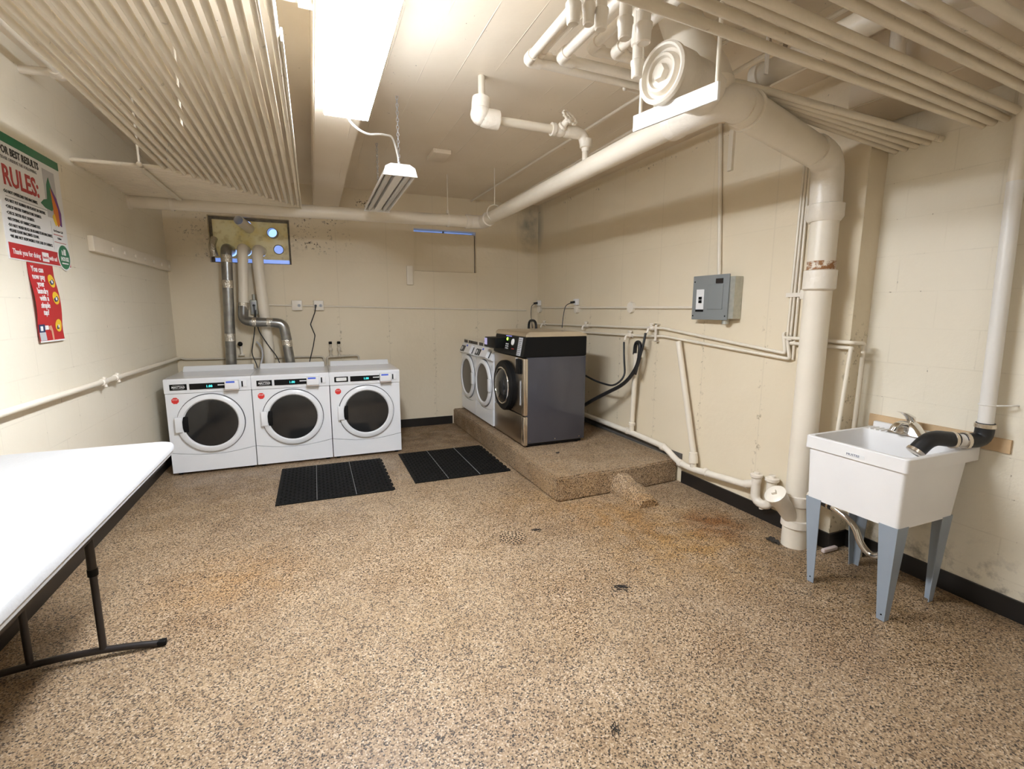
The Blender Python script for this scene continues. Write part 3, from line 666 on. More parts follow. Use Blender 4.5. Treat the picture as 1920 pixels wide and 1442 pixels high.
# breaker panel
t = thing('breaker_panel', 'grey metal breaker panel on the right wall', 'panel', (2.88, 2.9, 1.42))
X = XR(2.9)
MB().box(X-.075, X, 2.70, 3.06, 1.435, 1.745).build('box', 'zinc', t)
MB().rbox(X-.088, X-.075, 2.745, 3.11, 1.425, 1.765, .004).build('cover', 'panel', t)
d = MB().rbox(X-.094, X-.086, 2.795, 2.945, 1.505, 1.69, .003).build('door', 'panel', t)
MB().box(X-.097, X-.088, 2.80, 2.865, 1.70, 1.735).build('latch', 'tbrown', t)
MB().box(X-.090, X-.087, 2.985, 3.065, 1.505, 1.66).build('label', 'paper', t, label='white breaker label sheet')
MB().box(X-.094, X-.088, 2.985, 3.065, 1.487, 1.503).build('label_strip', 'black', t)
for z in (1.565, 1.592): MB().box(X-.100, X-.089, 3.005, 3.03, z-.011, z+.011).build('breaker_switch', 'black', t)
for y, z in ((3.09, 1.72), (3.095, 1.455), (2.765, 1.455)): MB().lathe((X-.088, y, z), (-1, 0, 0), [(0, .006), (.003, .005)], 8).build('screw', 'black', t)
MB().cyl((X-.04, 2.80, 1.435), (X-.04, 2.80, 1.395), .026, 10).build('knockout_fitting', 'zinc', t)
# two long water pipes with taps
def rw(y, z, off=.03): return (XR(y)-off, y, z)
t = thing('water_pipe', 'upper of two cream water pipes along the right wall with a tap', 'pipe', (2.87, 4, 1.3), 0, 'water pipes along the right wall')
MB().tube([rw(6.05, 1.308), rw(4.75, 1.322), rw(3.75, 1.334), rw(3.50, 1.338), rw(2.29, 1.215), rw(2.315, 1.345), (XR(2.315)-.03, 2.30, 1.345), ], .0115, 10, bend=.02).build('pipe_run', 'pipe', t)
for y, z in ((5.85, 1.31), (4.80, 1.322), (3.66, 1.334)):
    X = XR(y)-.03; vv = MB().lathe((X, y+.045, z), (0, -1, 0), [(0, .016), (.02, .020), (.05, .024), (.07, .018), (.09, .020)], 12).lathe((X, y, z), (0, 0, 1), [(0, .014), (.03, .012), (.032, .022), (.044, .022)], 10).tube(fillet([(X, y, z), (X-.04, y, z-.005), (X-.05, y, z-.045)], .02), .011, 10)
    vv.build('tap', 'pipe2', t)
t = thing('water_pipe', 'lower of two cream water pipes along the right wall feeding the black hoses', 'pipe', (2.87, 4, 1.24), 0, 'water pipes along the right wall')
MB().tube([rw(6.05, 1.235), rw(4.75, 1.245), rw(3.75, 1.256), rw(3.5, 1.268), rw(2.255, 1.180), rw(2.285, 1.31), (XR(2.2)-.03, 2.25, 1.312)], .0115, 10, bend=.02).build('pipe_run', 'pipe', t)
for y, z in ((3.98, 1.252),):
    X = XR(y)-.03; MB().lathe((X, y+.045, z), (0, -1, 0), [(0, .016), (.02, .020), (.05, .024), (.07, .018), (.09, .020)], 12).lathe((X, y, z), (0, 0, 1), [(0, .014), (.03, .012), (.032, .022), (.044, .022)], 10).tube(fillet([(X, y, z), (X-.05, y, z-.005), (X-.06, y, z-.045)], .02), .011, 10).build('tap', 'pipe2', t)
tag(MB().tube([rw(2.31, 1.318, .03), (XR(2.1)-.03, 2.08, 1.318), (XR(YJ)-.03, YJ-.035, 1.312), (3.02, YJ-.035, 1.306), (3.02, YJ-.03, .78)], .0115, 10, bend=.015).build('water_pipe', 'pipe'), 'cream pipe passing behind the stack and down to the sink, right one', 'pipe')
tag(MB().tube([rw(2.26, 1.285, .03), (XR(2.1)-.03, 2.05, 1.282), (XR(YJ)-.03, YJ-.035, 1.28), (2.905, YJ-.035, 1.278), (2.875, YJ-.03, .78)], .0115, 10, bend=.015).build('water_pipe', 'pipe'), 'cream pipe passing behind the stack and down to the sink, left one', 'pipe')
# three conduits rising beside the stack
for i, (yb, zb, yt) in enumerate(((2.300, 1.22, 2.285), (2.275, 1.33, 2.265), (2.245, 1.175, 2.245))):
    tag(MB().tube([(XR(yb)-.014, yb, zb), (XR(yt)-.014, yt, 2.50)], .0085, 8).build('riser_tube', 'pipe'), f'slim cream vertical tube beside the stack, {["left","middle","right"][i]} of three', 'pipe', 'slim vertical tubes beside the stack')
tag(MB().box(XR(2.26)-.03, XR(2.26), 2.20, 2.325, 1.585, 1.612).rbox(XR(2.2)-.045, XR(2.2), 2.175, 2.215, 1.57, 1.63, .003).build('tube_clamp', 'pipe2'), 'cream clamp bracket across the three slim tubes', 'clamp')
X = XR(3.58); tag(MB().box(X-.045, X-.040, 3.575, 3.60, 1.215, 1.375).box(X-.045, X, 3.575, 3.60, 1.215, 1.221).box(X-.045, X, 3.575, 3.60, 1.369, 1.375).build('pipe_bracket', 'pipe2'), 'square cream bracket holding the two water pipes under the conduit', 'bracket')
# standpipes and low drain line
t = thing('drain_line', 'cream low drain line along the right wall with two standpipes and a trap', 'pipe', (2.85, 3.3, 0))
def lw(y, z, off=.055): return (XR(y)-off, y, z)
MB().tube([lw(5.9, .31), lw(3.80, .295), lw(3.38, .280), lw(3.20, .195), lw(3.05, .180), lw(2.47, .232)], .026, 16, bend=.06).build('low_run', 'pipe2', t)
for y, z in ((3.93, .30), (3.40, .275), (3.17, .19), (2.88, .20)):
    MB().lathe(lw(y+.02, z), (0, -1, 0), [(0, .026), (.004, .033), (.035, .033), (.04, .026)], 16).build('coupling', 'pipe2', t)
MB().tube([lw(3.86, .30), lw(3.86, .40), lw(3.78, 1.09, .10)], .023, 16).lathe(lw(3.858, .37, .057), (0, -.05, 1), [(0, .024), (.004, .032), (.03, .032), (.035, .024)], 16).build('standpipe', 'pipe', t)
MB().tube([lw(3.02, .20), lw(3.02, .30), lw(3.28, 1.235, .05)], .024, 16).lathe(lw(3.02, .235), (0, .1, 1), [(0, .025), (.004, .037), (.055, .037), (.065, .034), (.09, .034), (.095, .025)], 16).build('standpipe', 'pipe', t)
tr = MB().tube(fillet([lw(2.50, .232), lw(2.40, .27), lw(2.405, .33)], .04), .030, 16).tube(fillet([lw(2.41, .315), lw(2.41, .135), lw(2.285, .135), lw(2.285, .33)], .075), .031, 18)
tr.lathe(lw(2.41, .31), (0, 0, 1), [(0, .034), (.01, .042), (.025, .042), (.03, .02), (.04, .018)], 16).lathe(lw(2.285, .32), (0, 0, 1), [(0, .036), (.01, .046), (.028, .046), (.034, .024), (.048, .022)], 16).tube([lw(2.285, .27), (2.80, 2.10, .22)], .028, 14).lathe(lw(2.35, .128), (0, 0, -1), [(0, .018), (.03, .016)], 10)
tr.build('trap', 'pipe2', t)
# black hoses of the dark washer
tag(MB().tube(fillet([(2.45, 4.49, .93), (2.62, 4.18, .78), (2.68, 3.93, .76), (2.755, 3.86, .86), (2.80, 3.955, 1.06), (2.805, 3.97, 1.19)], .12), .0095, 10).build('fill_hose', 'rubber'), 'thin black fill hose from the dark washer up to the lower water pipe', 'hose')
tag(MB().tube(fillet([(2.82, 3.66, 1.29), (2.80, 3.66, 1.18), (2.775, 3.70, .98), (2.77, 3.72, .90)], .1), .0115, 10).build('fill_hose', 'rubber'), 'short black hose hanging from the tap on the upper water pipe', 'hose')
tag(MB().tube(fillet([(2.44, 4.50, .34), (2.62, 4.22, .58), (2.755, 3.84, .80), (2.79, 3.70, 1.0), (2.79, 3.69, 1.20), (2.82, 3.80, 1.20), (2.825, 3.82, 1.08)], .16), .0185, 12).build('drain_hose', 'rubber'), 'thick black drain hose hooked over into the left standpipe', 'hose')

# ------------------------------------------------------------------ back wall items
def duct_tube(t, path, r, m, name, bend=0.0, label=None): return MB().tube(path, r, 20, bend=bend).build(name, m, t, label=label)
yd = 6.0
t = thing('dryer_duct', 'tall bare galvanised dryer duct rising behind the left washer to the panel', 'duct', (-.84, 5.95, .5))
duct_tube(t, [(-.865, 5.94, .45), (-.812, 5.94, 1.98)], .052, 'galv', 'pipe_run')
duct_tube(t, [(-.812, 5.94, 1.96), (-.808, 5.94, 2.13), (-.80, YB+.09, 2.135)], .053, 'tbrown' if False else 'galv', 'elbow', bend=.11)
for z0, z1, x in ((1.985, 2.06, -.810), (1.72, 1.80, -.820), (1.16, 1.24, -.840)):
    MB().tube([(x-.001, 5.94, z0), (x+.001, 5.94, z1)], .0545, 20).build('foil_tape', 'foil', t)
t = thing('dryer_duct', 'painted dryer duct with a bare galvanised offset feeding the middle washer', 'duct', (-.66, 5.95, .5))
duct_tube(t, [(-.690, 5.95, 1.50), (-.662, 5.95, 2.02)], .048, 'pipe', 'painted_run')
duct_tube(t, [(-.662, 5.95, 2.0), (-.66, 5.95, 2.14), (-.65, YB+.09, 2.14)], .052, 'pipe', 'elbow', bend=.10)
duct_tube(t, [(-.692, 5.94, 1.52), (-.70, 5.90, 1.38), (-.58, 5.86, 1.36)], .050, 'galv', 'elbow', bend=.12)
duct_tube(t, [(-.63, 5.86, 1.365), (-.40, 5.86, 1.355)], .049, 'galv', 'cross_run')
duct_tube(t, [(-.43, 5.86, 1.355), (-.31, 5.86, 1.345), (-.285, 5.86, 1.16)], .052, 'galv', 'elbow', bend=.13)
duct_tube(t, [(-.292, 5.86, 1.19), (-.225, 5.84, .50)], .050, 'galv', 'down_run')
MB().tube([(-.691, 5.94, 1.49), (-.689, 5.95, 1.565)], .053, 20).build('foil_tape', 'foil', t)
MB().tube([(-.61, 5.86, 1.363), (-.57, 5.86, 1.361)], .0515, 20).build('foil_tape', 'foil', t)
MB().tube([(-.47, 5.86, 1.358), (-.41, 5.86, 1.355)], .0515, 20).build('foil_tape', 'foil', t)
MB().tube([(-.289, 5.86, 1.17), (-.281, 5.86, 1.09)], .0525, 20).build('foil_tape', 'foil', t)
t = thing('dryer_duct', 'cream painted dryer duct, rightmost, running straight down behind the washers', 'duct', (-.5, 5.97, .5))
duct_tube(t, [(-.485, 6.0, .45), (-.482, 6.0, 1.1), (-.525, 6.0, 1.97)], .055, 'pipe', 'pipe_run')
duct_tube(t, [(-.522, 6.0, 1.95), (-.525, 6.0, 2.14), (-.50, YB+.09, 2.14)], .056, 'pipe', 'elbow', bend=.09)
t = thing('duct_stub', 'short open duct stub sticking out of the top of the window panel', 'duct', (-.6, 6.1, 2.42))
st = MB()
u, v, dd = frame_of((-.30, -1, .20)); o0 = Vector((-.60, YB+.09, 2.375))
rings = [[o0+dd*h+(u*math.cos(2*PI*k/22)+v*math.sin(2*PI*k/22))*r for k in range(22)] for h, r in ((0, .052), (.26, .050), (.26, .046), (0, .046))]
st.loft(rings+[rings[0]], False); st.build('pipe_run', 'pipe', t)
st = MB().lathe((-.365, YB+.085, 2.335), (-.2, -1, .1), [(0, .056), (.05, .056), (.05, .050), (0, .050)], 22, caps=False)
tag(st.build('duct_collar', 'galv'), 'round open duct collar at the upper right of the window panel', 'duct')
tag(MB().tube(fillet([(-.93, 6.05, 2.05), (-.95, 6.04, 2.16), (-.93, 6.10, 2.24)], .05), .035, 12).build('foil_wad', 'foil'), 'crumpled foil wad at the left edge of the window panel', 'foil')
tag(MB().rbox(1.09, 1.165, YB-.028, YB, 1.80, 2.03, .004).build('wood_block', 'pipe'), 'narrow cream painted block beside the boarded window', 'block')
# outlets on the back wall
def outlet(x, z, label, cord=True):
    t = thing('power_outlet', label, 'outlet', (x, YB, z))
    MB().rbox(x-.055, x+.055, YB-.045, YB, z-.055, z+.058, .006).build('box', 'pipe2', t)
    f = MB(); 
    for dx in (.022,):
        f.lathe((x+dx, YB-.045, z), (0, -1, 0), [(0, .018), (.004, .018)], 14)
    f.build('receptacle', 'greytrim', t)
    s2 = MB()
    for dz in (-.006, .006): s2.box(x+.014, x+.030, YB-.0505, YB-.048, z+dz-.0015, z+dz+.0015)
    s2.build('slots', 'black', t)
    return t
outlet(-.167, 1.541, 'square cream double outlet on the back wall, nothing plugged in')
outlet(.062, 1.541, 'square cream double outlet on the back wall with a black cord')
t = thing('power_outlet', 'small outlet box between the painted dryer ducts', 'outlet', (-.60, YB, 1.5))
MB().rbox(-.64, -.565, YB-.05, YB, 1.44, 1.60, .006).cyl((-.60, YB-.02, 1.60), (-.60, YB-.02, 1.66), .018, 10).build('box', 'zinc', t)
MB().rbox(-.625, -.58, YB-.055, YB-.048, 1.46, 1.58, .004).build('receptacle', 'greytrim', t)
CORDS.append((MB().tube(fillet([(.03, YB-.06, 1.54), (.02, YB-.05, 1.47), (-.038, YB-.02, 1.325), (.005, YB-.02, 1.20), (-.02, YB-.03, 1.08), (-.07, YB-.05, .90), (-.07, YB-.10, .75)], .015), .0055, 8).cyl((.03, YB-.05, 1.54), (.03, YB-.085, 1.54), .013, 10), 'w3'))
CORDS.append((MB().tube(fillet([(-.60, YB-.07, 1.53), (-.60, YB-.08, 1.42), (-.60, 5.95, 1.28), (-.63, 5.95, 1.12), (-.65, 5.95, 1.02), (-.60, 5.93, .88), (-.60, 5.9, .7)], .05), .0055, 8).cyl((-.60, YB-.055, 1.54), (-.60, YB-.085, 1.54), .013, 10), 'w1'))
CORDS.append((MB().tube(fillet([(-.585, YB-.07, 1.49), (-.59, YB-.10, 1.40), (-.56, 5.93, 1.26), (-.47, 5.93, 1.09), (-.40, 5.93, .98), (-.36, 5.92, .85), (-.36, 5.9, .7)], .05), .0055, 8), 'w2'))
tag(MB().tube(fillet([(-.60, 6.05, 1.14), (-.55, 6.0, 1.08), (-.54, 5.93, .98), (-.575, 5.9, .87), (-.58, 5.88, .7)], .05), .010, 10).build('supply_hose', 'greytrim'), 'pale grey hose curling behind the left and middle washers', 'hose')
# supply pipes behind washers
t = thing('supply_pipe', 'rusty cream supply pipe running low along the back wall behind the washers', 'pipe', (-.6, 6.09, .95))
MB().tube([(XL+.02, 6.08, .985), (-1.30, 6.09, .965), (.03, 6.09, .950), (.085, 6.09, .945), (.085, 6.09, .5)], .0105, 10, bend=.03).build('pipe_run', 'rustp', t)
t = thing('supply_pipe', 'short rusty supply pipe with two black-capped valves behind the right washer', 'pipe', (.3, 6.05, .95))
MB().tube([(.12, 6.06, .5), (.12, 6.06, .945), (.475, 6.06, .955), (.49, 6.06, .5)], .013, 10, bend=.035).build('pipe_run', 'rustp', t)
for x in (.165, .258):
    vv = MB().lathe((x, 6.06, .945), (0, 0, 1), [(0, .020), (.03, .020), (.034, .012), (.07, .014), (.075, .022), (.105, .022), (.11, .012), (.155, .012)], 12).build('valve', 'rustp', t)
    MB().lathe((x, 6.06, 1.095), (0, 0, 1), [(0, .017), (.004, .019), (.026, .019), (.03, .015)], 12).build('cap', 'black', vv)
t = thing('wall_tap', 'small wall tap with a black knob right of the galvanised duct', 'tap', (-.76, 6.08, 1.07))
MB().lathe((-.76, 6.08, .99), (0, 0, 1), [(0, .03), (.01, .03), (.015, .014), (.07, .012), (.12, .016)], 12).build('stem', 'pipe2', t)
MB().ball((-.765, 6.05, 1.12), .026).build('knob', 'black', t)

# ------------------------------------------------------------------ left wall items
t = thing('wall_pipe', 'cream pipe running level along the left wall above the table', 'pipe', (XL+.03, 4, 1.0))
MB().tube([(XL+.035, YF+.1, 1.065), (XL+.035, 2.94, 1.025), (XL+.035, 5.55, .992), (XL+.035, 6.07, .985)], .017, 14).build('pipe_run', 'pipe', t)
for y in (4.03, 4.27):
    z = 1.01; MB().lathe((XL+.035, y-.035, z), (0, 1, 0), [(0, .017), (.005, .023), (.02, .024), (.03, .021), (.045, .024), (.065, .023), (.07, .017)], 12).lathe((XL+.035, y, z), (.35, 0, 1), [(0, .012), (.035, .012)], 8).lathe((XL+.035, y+.01, z), (.3, 0, -1), [(0, .012), (.038, .011)], 8).build('union', 'pipe2', t)
t = thing('peg_rail', 'cream wooden peg rail on the left wall beyond the poster', 'rail', (XL, 5.1, 1.93))
MB().rbox(XL, XL+.035, 4.175, 6.09, 1.885, 1.988, .004).build('board', 'pipe', t)
for k in range(7): MB().lathe((XL+.035, 4.50+.25*k, 1.93), (1, 0, 0), [(0, .017), (.006, .017), (.01, .012)], 12).build('peg_stub', 'pipe2', t)
# poster with the rules
PY0, PY1, PZ0, PZ1 = 3.205, 3.87, 1.745, 2.362
X = XL+.004
def wm(y, z, dx=.0): return Matrix(((0, 0, 1, X+dx), (1, 0, 0, y), (0, 1, 0, z), (0, 0, 0, 1)))
t = thing('rules_poster', 'white laundry rules poster with green top and red bottom band', 'poster', (XL, 3.5, 1.745))
LM = root_matrix(t).inverted()
MB().box(XL, X, PY0, PY1, PZ0, PZ1).build('sheet', 'paper', t)
MB().box(X, X+.001, PY0, PY1, PZ1-.046, PZ1).build('green_band', 'green', t)
MB().box(X, X+.001, PY0+.01, PY1-.004, PZ0+.006, PZ0+.082).build('red_band', 'red', t)
pic = MB().box(X, X+.0008, 3.665, 3.80, 2.02, 2.285).build('picture_ground', 'inkg' if False else 'greytrim', t)
MB().prism([(3.60, 2.085), (3.64, 2.11), (3.68, 2.12), (3.69, 2.20), (3.72, 2.245), (3.745, 2.19), (3.76, 2.10), (3.72, 2.06), (3.65, 2.065)], 0, X, X+.002).build('green_cloth', 'green', t)
MB().prism([(3.725, 2.19), (3.74, 2.02), (3.775, 1.98), (3.795, 2.0), (3.79, 2.08)], 0, X, X+.0028).build('orange_cloth', 'orange', t)
MB().prism([(3.735, 2.20), (3.775, 2.0), (3.815, 1.985), (3.825, 2.06), (3.79, 2.14)], 0, X, X+.0025).build('purple_cloth', 'purple', t)
MB().prism([(3.715, 2.03), (3.74, 2.05), (3.76, 1.99), (3.745, 1.98)], 0, X, X+.003).build('yellow_cloth', 'yellow', t)
def T(body, y, z, size, m, **k): return text(body, size, m, t, LM @ wm(y, z, .0012), **k)
T('FOR BEST RESULTS', PY0+.045, 2.262, .052, 'ink', bold=.0012, sx=.86)
T('PLEASE OBSERVE THE FOLLOWING', PY0+.045, 2.232, .022, 'inkg', sx=1.0)
T('RULES:', PY0+.045, 2.110, .135, 'redt', bold=.003, sx=.86)
rules = ['\u2022DO NOT OVERLOAD THE MACHINES.', '\u2022DO NOT PUT RUBBER OR PLASTIC IN DRYERS.', '\u2022CHECK WATER TEMPERATURE DESIRED.', '\u2022CHECK DRYER HEAT DESIRED.', '\u2022NO DYEING OF FABRICS PERMITTED.', '\u2022DO NOT WASH RUGS OR BLANKETS IN MACHINES.', '\u2022PLEASE LEAVE MACHINES CLEAN.', '\u2022WE ARE NOT RESPONSIBLE FOR LOSS OF FABRICS.']
zs = [2.068, 2.025, 1.995, 1.965, 1.935, 1.906, 1.880, 1.852]
for r_, z in zip(rules, zs): T(r_, PY0+.035, z, .0215, 'ink', bold=.0002, sx=.86)
MB().box(X, X+.0008, PY0+.05, 3.66, 2.052, 2.0545).build('rule_line', 'inkg', t)
MB().box(X, X+.0008, 3.683, 3.685, 1.84, 2.0).build('divider_line', 'greytrim', t)
T('For Service Call', 3.705, 1.945, .017, 'ink'); T('Online', 3.74, 1.905, .017, 'ink')
MB().box(X, X+.0012, 3.70, 3.81, 1.927, 1.931).box(X, X+.0012, 3.70, 3.84, 1.885, 1.888).build('red_lines', 'redt', t)
T('Thank you for doing', PY0+.035, PZ0+.028, .038, 'paper', bold=.0006, sx=.86); T('with us!', PY0+.40, PZ0+.028, .034, 'paper', bold=.0006, sx=.86)
MB().box(X, X+.002, PY0+.325, PY0+.395, PZ0+.015, PZ0+.065).build('laundry_tag', 'paper', t)
text('laundry', .024, 'redt', t, LM @ wm(PY0+.329, PZ0+.031, .0022), sx=.84)
MB().lathe((X, 3.79, 1.805), (1, 0, 0), [(0, .078), (.0025, .078)], 28).build('badge_rim', 'paper', t)
MB().lathe((X, 3.79, 1.805), (1, 0, 0), [(0, .070), (.0035, .070)], 28).build('green_badge', 'green', t)
MB().box(X+.003, X+.0042, 3.787, 3.812, 1.817, 1.852).box(X+.003, X+.0042, 3.762, 3.768, 1.817, 1.845).box(X+.003, X+.0042, 3.774, 3.780, 1.817, 1.840).build('washer_icon', 'paper', t)
text('HOUSE', .034, 'paper', t, LM @ wm(3.742, 1.783, .0042), bold=.0005, sx=.9)
MB().box(X+.003, X+.0042, 3.75, 3.83, 1.765, 1.772).build('badge_line', 'paper', t)
# small red poster, curling away at its lower corner
t = thing('red_poster', 'narrow red poster hanging below the rules poster, lower edge curled', 'poster', (XL, 3.5, 1.318)); LM = root_matrix(t).inverted()
Y0p, Y1p, Z0p, Z1p = 3.36, 3.635, 1.318, 1.742
cv = MB(); rows = 14; ring = []
def curl(z): 
    q = (Z1p-z)/(Z1p-Z0p); return .003+.012*max(0, math.sin(q*PI*1.5-.7))*(q > .15)+.01*q*q
for i in range(rows):
    z0 = Z1p-(Z1p-Z0p)*i/rows; z1 = Z1p-(Z1p-Z0p)*(i+1)/rows
    cv.add([(XL+curl(z0), Y0p, z0), (XL+curl(z0), Y1p, z0), (XL+curl(z1), Y1p, z1), (XL+curl(z1), Y0p, z1),
            (XL+curl(z0)-.0006, Y0p, z0), (XL+curl(z0)-.0006, Y1p, z0), (XL+curl(z1)-.0006, Y1p, z1), (XL+curl(z1)-.0006, Y0p, z1)], [(0, 1, 2, 3), (7, 6, 5, 4), (0, 3, 7, 4), (1, 5, 6, 2)], True)
cv.build('sheet', 'red', t)
def on_sheet(o):
    for v_ in o.data.vertices:
        wz = v_.co.z+1.318; v_.co.x += curl(wz)
for i, wd in enumerate(['You can', 'now pay', 'your', 'laundry', 'with a', 'simple', 'tap!']):
    z = 1.697-i*.0385; o = text(wd, .043, 'paper', t, LM @ Matrix(((0, 0, 1, XL+.0012), (1, 0, 0, 3.455), (0, 1, 0, z), (0, 0, 0, 1))), align='CENTER', bold=.0009, sx=.88); on_sheet(o)
for i, (y, z) in enumerate(((3.585, 1.655), (3.585, 1.560), (3.585, 1.405))):
    o = MB().lathe((XL+.001, y, z), (1, 0, 0), [(0, .036), (.0008, .036)], 20).build('yellow_badge', 'yellow', t); on_sheet(o)
    o2 = MB().prism([(y-.03, z-.006), (y+.012, z+.012), (y+.026, z-.004), (y+.01, z-.018), (y-.018, z-.022)], 0, XL+.0018, XL+.0026).build('card_mark', 'navy', t); on_sheet(o2)
    o3 = MB().box(XL+.0028, XL+.0034, y-.008, y+.008, z-.012, z+.004).build('symbol', 'paper', t); on_sheet(o3)
o = MB().box(XL+.001, XL+.0018, 3.365, 3.43, 1.328, 1.372).build('grey_reader', 'greytrim', t); on_sheet(o)
o = MB().box(XL+.001, XL+.0024, 3.365, 3.425, 1.372, 1.415).build('reader_screen', 'navy', t); on_sheet(o)
o = MB().box(XL+.0026, XL+.003, 3.378, 3.405, 1.380, 1.407).box(XL+.0018, XL+.003, 3.43, 3.465, 1.385, 1.408).build('white_icons', 'paper', t); on_sheet(o)
o = MB().prism([(3.46, 1.40), (3.50, 1.408), (3.515, 1.38), (3.512, 1.325), (3.495, 1.325), (3.495, 1.378), (3.47, 1.388)], 0, XL+.001, XL+.002).build('hand_shape', 'skin', t); on_sheet(o)
o = MB().box(XL+.0008, XL+.0016, Y0p, Y1p, Z0p, Z0p+.008).build('white_edge', 'paper', t); on_sheet(o)

# ------------------------------------------------------------------ platform
n_ = MB(); n_.prism([(1.655, YB), (1.69, 3.20), (2.30, 3.215), (2.36, 3.20), (XR(3.2)-.02, 3.25), (XR(YB)-.01, YB)], 2, 0, .20)
tag(n_.build('concrete_platform', 'conc', bevel=.012), 'low pebble-finish concrete platform under the right-hand washers', 'platform')
lump = MB(); rg = []
for i in range(9):
    q = i/8; y = 3.22-.36*q; w_ = .115-.02*q+random.uniform(-.016, .016); h = (.17-.10*q)+random.uniform(-.014, .014); cx = 2.30+.012*i/8
    rg.append([(cx-w_, y, 0), (cx-w_*1.0, y, h*.35), (cx-w_*.8, y, h*.82), (cx-w_*.3, y, h+random.uniform(-.004, .004)), (cx+w_*.4, y, h*.97), (cx+w_*.85, y, h*.7), (cx+w_, y, 0)])
lump.loft(rg, True, False); tag(lump.build('concrete_curb', 'floor'), 'rough broken stub of concrete curb at the front of the platform', 'curb')

